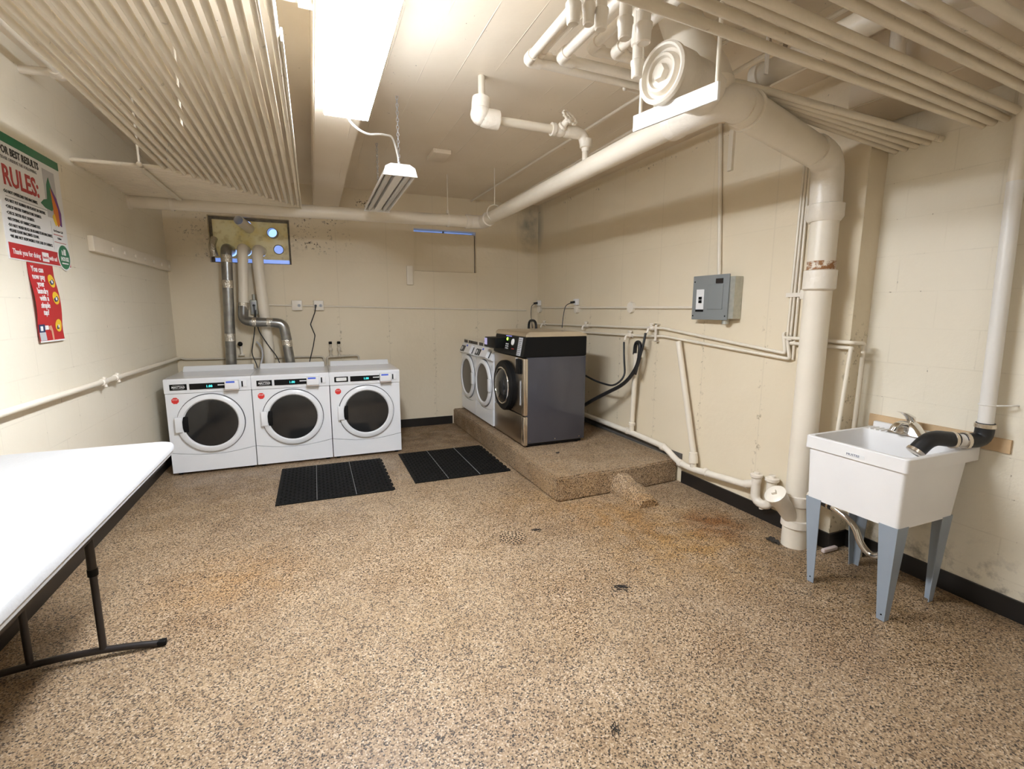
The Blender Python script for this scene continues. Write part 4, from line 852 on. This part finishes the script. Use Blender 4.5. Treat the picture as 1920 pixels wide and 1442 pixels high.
# ------------------------------------------------------------------ white washers
def ringface(mb, cx, cz, ro, ri, y, thick, seg=48):
    pr = [(0, ro), (thick*.7, ro), (thick, ro-.012), (thick, ri+.01), (thick*.6, ri)]
    mb.lathe((cx, y, cz), (0, -1, 0), pr, seg, caps=False); return mb
def make_washer(name, label, kind, loc, rz, width=.682, group=None):
    """kind 'left' = handle at left (row on the floor); 'right' = slanted console, handle at right"""
    t = thing(name, label, 'washing machine', loc, rz, group)
    W = width/2; H = .885; D = .70
    kick = [(-W+.003, .025)]+[(-W+.003+(2*W-.006)*i/16, .212-.040*math.sin(PI*i/16)) for i in range(17)]+[(W-.003, .025)]
    top_z = .755
    MB().rbox(-W+.003, W-.003, .012, D, .025, top_z+.005, .006).build('cabinet', 'white', t, local=True)
    # front skin above the kick line
    sk = [(-W+.003+(2*W-.006)*i/16, .218-.040*math.sin(PI*i/16)) for i in range(17)]+[(W-.003, top_z-.004), (-W+.003, top_z-.004)]
    MB().prism(sk, 1, 0, .014).build('front_panel', 'white', t, local=True)
    MB().prism(kick, 1, -.004, .014).build('kick_panel', 'white', t, local=True)
    if kind == 'left':
        MB().prism([(-.006, top_z), (-.010, H-.012), (0, H), (D-.03, H), (D, H-.01), (D, top_z)], 0, -W, W).build('top', 'white', t, local=True, bevel=.003)
    else:
        MB().prism([(-.012, top_z-.01), (-.03, top_z+.005), (.020, H-.02), (.04, H), (D-.03, H), (D, H-.01), (D, top_z-.01)], 0, -W, W).build('top', 'white', t, local=True, bevel=.003)
    MB().prism([(D-.14, H-.004), (D-.10, H+.034), (D-.085, H+.048), (D-.06, H+.048), (D-.05, H-.004)], 0, -W+.03, W-.03).build('rear_ledge', 'white', t, local=True, bevel=.004)
    hs = -1 if kind == 'left' else 1
    cz, cx, R_, Ri = .470, .0, .268, .216
    dr = ringface(MB(), cx, cz, R_, Ri, -.001, .030); dr = dr.build('door', 'white', t, local=True)
    MB().torus((cx, -.003, cz), (0, 1, 0), R_+.003, .0030, 56, 6).build('door_seam', 'dkgasket', dr, local=True)
    MB().lathe((cx, -.001, cz), (0, -1, 0), [(0, Ri+.004), (.016, Ri), (.020, Ri-.03), (.022, .02)], 48).build('door_glass', 'glass' if kind == 'left' else 'glassb', dr, local=True)
    h = MB().rbox(hs*(Ri+.035)-.028, hs*(Ri+.035)+.028, -.044, -.02, cz-.065, cz+.075, .006).build('handle', 'white', dr, local=True)
    MB().rbox(min(hs*(Ri+.01), hs*(Ri-.035)), max(hs*(Ri+.01), hs*(Ri-.035)), -.030, -.015, cz-.068, cz+.075, .004).build('handle_recess', 'black', dr, local=True)
    if kind == 'left':
        yb = -.009
        bd = MB().box(-W+.045, -W+.175, yb-.003, yb+.004, .785, .838).build('badge', 'black', t, local=True)
        text('MAYTAG', .0245, 'white2', bd, Matrix.Translation((-W+.110, yb-.0032, .804)) @ Matrix.Rotation(PI/2, 4, 'X'), align='CENTER', bold=.0006)
        MB().box(-W+.068, -W+.152, yb-.0036, yb-.0032, .7955, .7975).box(-W+.068, -W+.152, yb-.0036, yb-.0032, .8275, .8290).build('badge_border', 'white2', bd, local=True)
        dp = MB().box(-W+.195, -W+.485, yb-.003, yb+.004, .785, .838).build('display', 'black', t, local=True)
        text('1.00', .030, 'cyan', dp, Matrix.Translation((-W+.348, yb-.0034, .800)) @ Matrix.Rotation(PI/2, 4, 'X'), align='CENTER', name='digits')
        MB().box(-W+.415, -W+.480, yb-.0036, yb-.003, .812, .822).build('display_label', 'paper', dp, local=True)
        cr = MB().rbox(-W+.478, -W+.590, yb-.065, yb+.003, .778, .858, .006).build('card_reader', 'white2', t, local=True)
        MB().box(-W+.490, -W+.560, yb-.0665, yb-.064, .838, .853).build('reader_label', 'blue', cr, local=True)
        MB().box(-W+.480, -W+.588, yb-.058, yb, .770, .779).build('reader_base', 'pinkgrey', cr, local=True)
        MB().rbox(-W+.602, -W+.650, yb-.006, yb+.002, .785, .850, .003).build('coin_plate', 'greytrim' if False else 'white2', t, local=True)
        MB().box(-W+.606, -W+.618, yb-.008, yb-.002, .790, .842).build('coin_slot', 'black', t, local=True)
        MB().lathe((-W+.075, .001, .690), (0, -1, 0), [(0, .034), (.002, .034)], 8, start=PI/8).build('warning_sticker_rim', 'paper', t, local=True)
        sk2 = MB().lathe((-W+.075, -.0005, .690), (0, -1, 0), [(0, .030), (.0025, .030)], 8, start=PI/8).build('warning_sticker', 'stick', t, local=True)
        text('STOP', .017, 'paper', sk2, Matrix.Translation((-W+.075, -.0032, .693)) @ Matrix.Rotation(PI/2, 4, 'X'), align='CENTER')
    else:
        # slanted console: local frame of the slope
        p0 = Vector((0, -.03, top_z+.005)); p1 = Vector((0, .020, H-.02)); sl = (p1-p0); ln = sl.length; sl.normalize(); nn = Vector((0, -sl.z, sl.y))
        def plate(x0, x1, a, b, h0, h1, nm, m, par):
            vs = []
            for h in (h0, h1):
                for x, q in ((x0, a), (x1, a), (x1, b), (x0, b)): vs.append(Vector((x, 0, 0))+p0+sl*q*ln+nn*h)
            return MB().add(vs, [(3, 2, 1, 0), (4, 5, 6, 7), (0, 1, 5, 4), (1, 2, 6, 5), (2, 3, 7, 6), (3, 0, 4, 7)]).build(nm, m, par, local=True)
        plate(-W+.02, -W+.125, .12, .78, 0, .003, 'dial_plate', 'black', t)
        plate(-W+.145, -W+.255, .12, .78, 0, .003, 'display', 'black', t)
        MB().lathe(Vector((-W+.072, 0, 0))+p0+sl*.45*ln+nn*.003, nn, [(0, .028), (.004, .026)], 18).build('dial', 'greytrim', t, local=True)
        cr = plate(-W+.29, -W+.50, .05, .95, 0, .035, 'card_reader', 'white2', t)
        plate(-W+.31, -W+.36, .70, .90, .035, .0365, 'reader_label', 'blue', cr)
        plate(-W+.515, -W+.528, .1, .8, 0, .006, 'coin_slot', 'black', t)
        MB().box(-W+.03, -W+.16, .03, .045, H-.004, H+.030).box(-W+.22, -W+.34, .03, .045, H-.004, H+.030).box(-W+.36, -W+.56, .03, .045, H-.004, H+.030).build('sign_strip', 'tbrown', t, local=True)
        MB().box(-W+.01, W-.01, .036, .06, H-.004, H+.040).build('sign_backing', 'pipe', t, local=True)
        MB().lathe((W-.06, .0, .665), (0, -1, 0), [(0, .030), (.002, .030)], 14).build('sticker', 'greytrim', t, local=True)
    for x in (-W+.05, W-.05):
        for y in (.05, D-.06):
            MB().lathe((x, y, 0), (0, 0, 1), [(0, .020), (.012, .020), (.012, .01), (.03, .01)], 12).build('foot', 'black', t, local=True)
    return t
w1 = make_washer('washing_machine', 'white front-loading washer on the floor nearest the left wall', 'left', (-.917, 5.04, 0), 0, group='white washers along the back wall')
w2 = make_washer('washing_machine', 'white front-loading washer on the floor, middle of the row of three', 'left', (-.233, 5.04, 0), 0, group='white washers along the back wall')
w3 = make_washer('washing_machine', 'white front-loading washer on the floor, right end of the row of three', 'left', (.451, 5.04, 0), 0, group='white washers along the back wall')
for c_ in children(w3):
    if c_.name.startswith('badge') and not c_.name.startswith('badge_b'):
        MB().rbox(-.341+.062, -.341+.160, -.0135, -.010, .797, .828, .002).build('badge_glare', 'paper', c_, local=True, label='pale patch painting a light reflection on the badge')  # pale plate paints a light reflection on this badge
make_washer('washing_machine', 'white front-loading washer on the platform touching the dark washer', 'right', (1.775, 5.19, .20), -PI/2, .605, 'white washers on the platform')
w5 = make_washer('washing_machine', 'white front-loading washer on the platform against the back wall', 'right', (1.775, 5.80, .20), -PI/2, .605, 'white washers on the platform')

# ------------------------------------------------------------------ big dark washer
t = thing('commercial_washer', 'large dark grey and stainless washer on the platform with black round door', 'washing machine', (1.78, 4.46, .20), -PI/2)
W = .405; D = .655; H = 1.092
MB().rbox(-W+.004, W-.004, .02, D, .035, .86, .006).build('cabinet', 'greyside', t, local=True)
MB().box(-W+.02, W-.02, .03, D-.03, .012, .04).build('plinth', 'black', t, local=True)
MB().rbox(-W, W, 0, .03, .31, .855, .008).build('front_panel', 'steel', t, local=True)
MB().rbox(-W, W, 0, .03, .018, .302, .008).build('kick_panel', 'steel', t, local=True)
MB().rbox(W-.062, W+.002, -.006, .036, .31, .852, .008).build('corner_post', 'steel_l', t, local=True)
MB().rbox(W-.062, W+.002, -.006, .036, .02, .300, .008).build('corner_post', 'steel_l', t, local=True)
MB().prism([(-.012, .862), (.022, 1.052), (D, 1.052), (D, .862)], 0, -W, W+.002).build('control_housing', 'black', t, local=True, bevel=.006)
MB().prism([(.012, 1.050), (.020, 1.078), (.045, 1.094), (D-.08, 1.094), (D+.005, 1.066), (D+.005, 1.050)], 0, -W-.003, W+.005).build('lid', 'steel_l', t, local=True, bevel=.005)
cz = .545; cx = -.055+.02
dr = MB().lathe((cx, .002, cz), (0, -1, 0), [(0, .255), (.045, .252), (.06, .238), (.062, .185), (.045, .175)], 48, caps=False).build('door', 'black', t, local=True)
MB().torus((cx, -.058, cz), (0, 1, 0), .182, .009, 48, 8).build('door_trim', 'chrome', dr, local=True)
MB().lathe((cx, -.045, cz), (0, -1, 0), [(0, .178), (.012, .170), (.035, .13), (.048, .08), (.052, .01)], 40).build('door_glass', 'glass', dr, local=True)
MB().rbox(W-.15, W-.072, -.03, .004, .70, .84, .006).build('latch', 'black', t, local=True)
MB().box(W-.215, W-.16, -.002, .001, .775, .845).build('notice_sticker', 'paper', t, local=True)
MB().box(W-.105, W-.078, -.002, .001, .40, .635).build('label_strip', 'greytrim', t, local=True)
# console details on the sloping face
p0 = Vector((0, -.012, .862)); p1 = Vector((0, .022, 1.052)); sl = p1-p0; ln = sl.length; sl.normalize(); nn = Vector((0, -sl.z, sl.y))
def cpl(x0, x1, a, b, h0, h1, nm, m, par=None):
    vs = [Vector((x, 0, 0))+p0+sl*q*ln+nn*h for h in (h0, h1) for x, q in ((x0, a), (x1, a), (x1, b), (x0, b))]
    return MB().add(vs, [(3, 2, 1, 0), (4, 5, 6, 7), (0, 1, 5, 4), (1, 2, 6, 5), (2, 3, 7, 6), (3, 0, 4, 7)]).build(nm, m, par or t, local=True)
kp = cpl(-.10, .045, .18, .86, 0, .004, 'keypad_panel', 'black')
k_ = MB()
for i in range(3):
    for j in range(3):
        q = Vector((-.062+.028*i, 0, 0))+p0+sl*(.30+.11*j)*ln+nn*.004
        k_.lathe(q, nn, [(0, .007), (.002, .006)], 8)
k_.build('keys', 'paper', kp, local=True)
MB().lathe(Vector((-.045, 0, 0))+p0+sl*.78*ln+nn*.004, nn, [(0, .016), (.006, .012)], 14).build('green_lamp', 'led', kp, local=True)
cpl(-.10, .045, .93, .95, 0, .003, 'blue_light_line', 'ledb')
q = Vector((.105, 0, 0))+p0+sl*.66*ln+nn*.003
MB().lathe(q, nn, [(0, .033), (.008, .030)], 20).build('dial', 'paper', t, local=True)
cpl(.085, .15, .30, .34, 0, .002, 'red_lettering_line', 'redt')
ins = cpl(.235, .325, .04, .93, 0, .003, 'instruction_label', 'greytrim')
for j in range(9): cpl(.243, .317 if j % 3 else .30, .10+.09*j, .125+.09*j, .003, .0036, 'print_line', 'ink', ins)
rd = MB().rbox(-W-.03, -.11, -.10, .02, .915, 1.015, .008).build('card_reader', 'black', t, local=True)
MB().box(-W-.022, -W+.05, -.104, -.098, .935, 1.005).build('reader_screen', 'lilac', rd, local=True)
for y in (.06, D-.07):
    MB().lathe((W-.045, y, 0), (0, 0, 1), [(0, .018), (.012, .018), (.012, .009), (.04, .009)], 12).build('foot', 'black', t, local=True)
    MB().lathe((-W+.045, y, 0), (0, 0, 1), [(0, .018), (.012, .018), (.012, .009), (.04, .009)], 12).build('foot', 'black', t, local=True)
for y in (.06, D/2, D-.06): MB().lathe((W-.005, y, .062), (1, 0, 0), [(0, .006), (.004, .005)], 8).build('screw', 'steel_l', t, local=True)

for mb_, k_ in CORDS: mb_.build('power_cord', 'rubber', {'big': t, 'far': w5, 'w1': w1, 'w2': w2, 'w3': w3}[k_])

# ------------------------------------------------------------------ rubber mats
def make_mat(label, x0, x1, y0, y1, rz):
    t = thing('rubber_mat', label, 'mat', ((x0+x1)/2, (y0+y1)/2, 0), rz)
    hx, hy = (x1-x0)/2, (y1-y0)/2
    mb = MB().box(-hx, hx, -hy, hy, 0, .008)
    nx, ny = 27, 24
    for i in range(nx):
        for j in range(ny):
            cx = -hx+.02+(2*hx-.04)*(i+.5)/nx; cy = -hy+.02+(2*hy-.04)*(j+.5)/ny
            a, b = (.005, .016) if (i+j) % 2 else (.012, .006)
            mb.box(cx-a*.8, cx+a*.8, cy-b*.8, cy+b*.8, .008, .0125)
    for k in range(9): mb.box(hx, hx+.012, -hy+2*hy*(k+.15)/9, -hy+2*hy*(k+.65)/9, 0, .008)
    mb.build('mat_body', 'mat', t, local=True)
    for x in (-hx/3, hx/3): MB().box(x-.0018, x+.0018, -hy, hy, .009, .0135).build('tile_joint', 'inkg', t, local=True)
    return t
make_mat('black rubber mat in front of the middle white washer', -.355, .545, 3.945, 4.875, 0)
make_mat('black rubber mat at the foot of the platform beside the right-end washer', .74, 1.63, 4.035, 4.955, 0)

# ------------------------------------------------------------------ floor drain and floor debris
t = thing('floor_drain', 'round perforated floor drain painted like the floor', 'drain', (1.145, 2.785, 0))
M['drain'] = mat('drain_cast', (.55, .42, .29), .5, var=.15, vscale=30)
MB().lathe((1.145, 2.785, 0), (0, 0, 1), [(0, .098), (.0035, .098), (.0035, .094)], 32).build('grate', 'floor', t)
hb = MB()
for R_, n__ in ((.018, 5), (.040, 10), (.062, 15), (.082, 20)):
    for k in range(n__):
        a = 2*PI*k/n__; hb.lathe((1.145+R_*math.cos(a), 2.785+R_*math.sin(a), .0035), (0, 0, 1), [(0, .0062), (.0006, .006)], 8)
hb.build('grate_holes', 'black', t)
def squiggle(name, x, y, L_, r, n__, ang, label):
    mb = MB()
    for k in range(n__):
        px = x+random.uniform(-L_/2, L_/2)*math.cos(ang); py = y+random.uniform(-L_/2, L_/2)*math.sin(ang)
        p = [(px, py, r)]
        for j in range(4): p.append((p[-1][0]+random.uniform(-.012, .012)+.01*math.cos(ang), p[-1][1]+random.uniform(-.010, .010)+.01*math.sin(ang), r*random.uniform(.8, 3)))
        mb.tube(p, r, 5)
    return tag(mb.build(name, 'hair'), label, 'debris', kind='stuff')
squiggle('lint_clump', 1.45, 2.03, .08, .0016, 22, -.6, 'dark clump of lint on the floor in front of the sink')
squiggle('lint_clump', .915, 1.26, .05, .0012, 10, 1.2, 'small dark lint wisp on the floor near the bottom of the picture')
squiggle('lint_clump', 1.32, 2.84, .03, .0018, 7, -.5, 'small dark crumb beside the floor drain')
tag(MB().ball((2.0, 3.80, .203), .012, (1.4, 1, .5)).ball((2.02, 3.81, .203), .008, (1, 1.6, .5)).build('lint_crumb', 'hair'), 'dark crumb on the platform in front of the dark washer', 'debris')
tag(MB().rbox(2.86, 2.985, 1.80, 1.825, 0.003, .028, .006).build('brush_block', 'pinkgrey'), 'pinkish scrap block lying under the sink', 'block')
bpy.data.objects['brush_block'].location = (0, .06, 0)
squiggle('grime_clump', 2.705, 2.07, .05, .006, 16, 1.3, 'dark crumbling grime at the foot of the stack')

# ------------------------------------------------------------------ utility sink
t = thing('utility_sink', 'white plastic laundry sink on blue-grey legs by the right wall', 'sink', (2.79, 1.535, 0))
sx0, sx1, sy0, sy1, sz = 2.49, 3.085, 1.285, 1.790, .82
def ring(x0, x1, y0, y1, z, r=.02, n=4):
    p = []
    for cx, cy, a0 in ((x1-r, y1-r, 0), (x0+r, y1-r, PI/2), (x0+r, y0+r, PI), (x1-r, y0+r, 3*PI/2)):
        for k in range(n+1): a = a0+PI/2*k/n; p.append((cx+r*math.cos(a), cy+r*math.sin(a), z))
    return p
rs = [ring(2.505, 2.945, 1.300, 1.760, .468, .018), ring(2.500, 3.00, 1.296, 1.775, .755, .018), ring(sx0, sx1, sy0, sy1, .753, .018), ring(sx0, sx1, sy0, sy1, sz-.004, .018), ring(sx0+.004, sx1-.004, sy0+.004, sy1-.004, sz, .018),
      ring(sx0+.022, sx1-.13, sy0+.022, sy1-.022, sz, .03), ring(sx0+.026, sx1-.135, sy0+.026, sy1-.026, sz-.02, .035), ring(2.53, 2.90, 1.325, 1.74, .50, .04)]
b_ = MB()
for i in range(len(rs)-1): b_.loft([rs[i], rs[i+1]], False)
b_.add(rs[0], [tuple(range(len(rs[0])))[::-1]]); b_.add(rs[-1], [tuple(range(len(rs[-1])))])
b_.build('basin', 'tub', t)
MB().rbox(sx1-.028, sx1, sy0+.003, sy1-.003, sz-.01, sz+.030, .006).build('back_ledge', 'tub', t)
rb = MB()
for k in range(6): rb.rbox(2.962, 3.045, 1.60+.028*k, 1.612+.028*k, sz-.002, sz+.006, .003)
rb.build('soap_ribs', 'tub', t)
bl = MB().box(sx0-.0015, sx0+.001, 1.475, 1.565, .767, .785).build('maker_sticker', 'lilac' if False else 'paper', t)
Mx = root_matrix(t).inverted() @ Matrix(((0, 0, -1, sx0-.0018), (-1, 0, 0, 1.563), (0, 1, 0, .7705), (0, 0, 0, 1)))
text('MUSTEE', .016, 'navy', bl, Mx, sx=1.15)
for (x, y) in ((2.49, 1.70), (2.49, 1.30), (2.915, 1.315), (2.915, 1.725)):
    fx = 1 if x < 2.7 else -1; fy = 1 if y < 1.5 else -1
    tx = 2.502 if x < 2.7 else 2.948; ty = 1.298 if y < 1.5 else 1.762
    w1, w0 = .085, .036
    # L-section tapered leg
    def Lr(cx, cy, w_, z): 
        th = .004; return [(cx, cy, z), (cx+fx*w_, cy, z), (cx+fx*w_, cy+fy*th, z), (cx+fx*th, cy+fy*th, z), (cx+fx*th, cy+fy*w_, z), (cx, cy+fy*w_, z)]
    lg = MB().loft([Lr(x, y, w0, 0), Lr(tx, ty, w1, .475)], True, False).build('leg', 'leg', t)
    MB().lathe((x-.001*fx, y+fy*.016, .03), (-fx, 0, 0), [(0, .004), (.002, .003)], 8).build('screw', 'black', lg)
# faucet
t = thing('faucet', 'chrome single-lever faucet on the sink back ledge', 'faucet', (2.99, 1.55, .82))
MB().rbox(2.95, 3.04, 1.465, 1.65, .819, .838, .009).build('base', 'chrome', t)
MB().loft([ring(2.955, 3.035, 1.475+.0, 1.645, .836, .03), ring(2.962, 3.03, 1.50, 1.62, .862, .03), ring(2.97, 3.03, 1.525, 1.60, .888, .028), ring(2.985, 3.02, 1.545, 1.585, .900, .016)]).build('body', 'chrome', t)
MB().tube(fillet([(3.0, 1.562, .862), (2.95, 1.572, .893), (2.91, 1.585, .880), (2.896, 1.590, .850)], .03), .017, 14).build('spout', 'chrome', t)
MB().loft([ring(2.99, 3.022, 1.545, 1.582, .896, .014), ring(2.975, 3.015, 1.545, 1.590, .925, .012), ring(2.955, 2.985, 1.565, 1.600, .945, .010), ring(2.93, 2.95, 1.585, 1.605, .952, .006)]).build('lever', 'chrome', t)
tag(MB().box(3.088, 3.10, 1.33, 1.83, .812, .884).box(3.088, 3.10, 1.18, 1.33, .812, .880).build('backsplash_board', 'wood'), 'bare pine board on the wall behind the sink', 'board')
# tail pipe under sink
t = thing('sink_drain', 'chrome curved drain pipe with black rubber coupling under the sink', 'pipe', (2.8, 1.6, .3))
MB().tube(fillet([(2.80, 1.92, .362), (2.79, 1.80, .35), (2.78, 1.66, .30), (2.785, 1.62, .20), (2.79, 1.56, .15), (2.79, 1.50, .19), (2.79, 1.50, .47)], .06), .0185, 14).build('trap_pipe', 'chrome', t)
MB().cyl((2.80, 1.905, .365), (2.795, 1.80, .352), .030, 16).build('coupling', 'rubber', t)
for a, b in (((2.80, 1.90, .3645), (2.799, 1.885, .3625)), ((2.796, 1.822, .3550), (2.7955, 1.81, .3535))): MB().cyl(a, b, .032, 16).build('hose_clamp', 'steel_l', t)
MB().cyl((2.80, 1.98, .37), (2.80, 1.90, .365), .026, 16).build('wall_stub', 'pipe2', t)
tag(MB().cyl((3.03, 1.78, 0), (3.03, 1.78, .47), .032, 16).build('floor_pipe', 'pipe'), 'cream pipe rising from the floor behind the sink', 'pipe')
# grey-white waste pipe on the far right with rubber elbow
t = thing('waste_pipe', 'off-white vertical waste pipe at far right ending in a black rubber elbow over the sink', 'pipe', (3.03, 1.27, .8))
MB().tube([(3.035, 1.292, 2.09), (3.03, 1.262, .93)], .031, 20).build('pipe_run', 'pvc', t)
e = MB().tube(fillet([(3.03, 1.262, .955), (3.03, 1.262, .868), (2.945, 1.302, .864)], .06), .037, 18).build('elbow', 'rubber', t)
MB().lathe((3.03, 1.262, .93), (0, 0, 1), [(0, .039), (.002, .042), (.02, .042), (.022, .039)], 20).build('hose_clamp', 'steel_l', e)
MB().cyl((2.955, 1.298, .864), (2.895, 1.325, .866), .032, 18).build('nipple', 'pvc', t)
e2 = MB().tube(fillet([(2.912, 1.317, .866), (2.80, 1.366, .880), (2.735, 1.392, .800)], .075), .038, 18).build('elbow', 'rubber', t)
for a, dv in (((2.960, 1.295, .864), (-.9, .42, 0)), ((2.905, 1.320, .866), (-.9, .42, .03)), ((2.745, 1.388, .812), (-.6, .25, -.8))): MB().lathe(a, dv, [(0, .038), (.001, .042), (.016, .042), (.017, .038)], 18).build('hose_clamp', 'steel_l', e2)
MB().torus((3.031, 1.266, 1.045), (0, 0, 1), .033, .003, 20, 6).tube([(3.031, 1.233, 1.045), (3.06, 1.19, 1.05), (3.10, 1.18, 1.05)], .004, 6).build('wall_hook', 'pvc', t)
tag(MB().tube([(3.035, 1.295, 2.09), (3.04, 1.30, ZC-.3)], .028, 18).build('wall_riser', 'pipe'), 'cream painted pipe above the off-white waste pipe', 'pipe')

# ------------------------------------------------------------------ folding table
t = thing('folding_table', 'white plastic folding table with brown metal legs beside the left wall', 'table', (-1.0, 1.9, 0))
tx0, tx1, ty0, ty1, tz = -1.366, -.657, .95, 2.765, .86
def rr(x0, x1, y0, y1, z, r): return ring(x0, x1, y0, y1, z, r, 6)
tb = MB(); R_ = [rr(tx0+.01, tx1-.01, ty0+.01, ty1-.01, tz-.048, .07), rr(tx0+.006, tx1-.006, ty0+.006, ty1-.006, tz-.046, .075), rr(tx0+.004, tx1-.004, ty0+.004, ty1-.004, tz-.030, .075), rr(tx0, tx1, ty0, ty1, tz-.028, .08), rr(tx0, tx1, ty0, ty1, tz-.008, .08), rr(tx0+.004, tx1-.004, ty0+.004, ty1-.004, tz-.001, .078), rr(tx0+.012, tx1-.012, ty0+.012, ty1-.012, tz, .075)]
for i in range(len(R_)-1): tb.loft([R_[i], R_[i+1]], False)
tb.add(R_[0], [tuple(range(len(R_[0])))[::-1]]); tb.add(R_[-1], [tuple(range(len(R_[-1])))])
tb.build('tabletop', 'table', t)
MB().box(tx1-.045, tx1-.025, ty0+.08, ty1-.16, tz-.075, tz-.046).build('side_rail', 'tbrown', t)
MB().box(tx0+.025, tx0+.045, ty0+.08, ty1-.16, tz-.075, tz-.046).build('side_rail', 'tbrown', t)
for yl in (2.42, 1.30):
    for x in (-.925, -1.170):
        lg = MB().tube([(x, yl, .045), (x, yl, .45)], .0135, 14).tube([(x, yl, .40), (x, yl, tz-.047)], .0165, 14).build('leg', 'tbrown', t)
        MB().lathe((x, yl, .385), (0, 0, 1), [(0, .019), (.03, .019)], 14).build('leg_collar', 'black', lg)
    MB().tube(fillet([(-.725, yl, .012), (-.80, yl, .024), (-.92, yl, .036), (-1.05, yl, .040), (-1.17, yl, .036), (-1.29, yl, .024), (-1.345, yl, .014)], .04), .0145, 12).build('foot_bar', 'tbrown', t)
    for x in (-.715, -1.35): MB().rbox(x-.018, x+.018, yl-.015, yl+.015, 0, .026, .006).build('foot_cap', 'black', t)
# end of scene
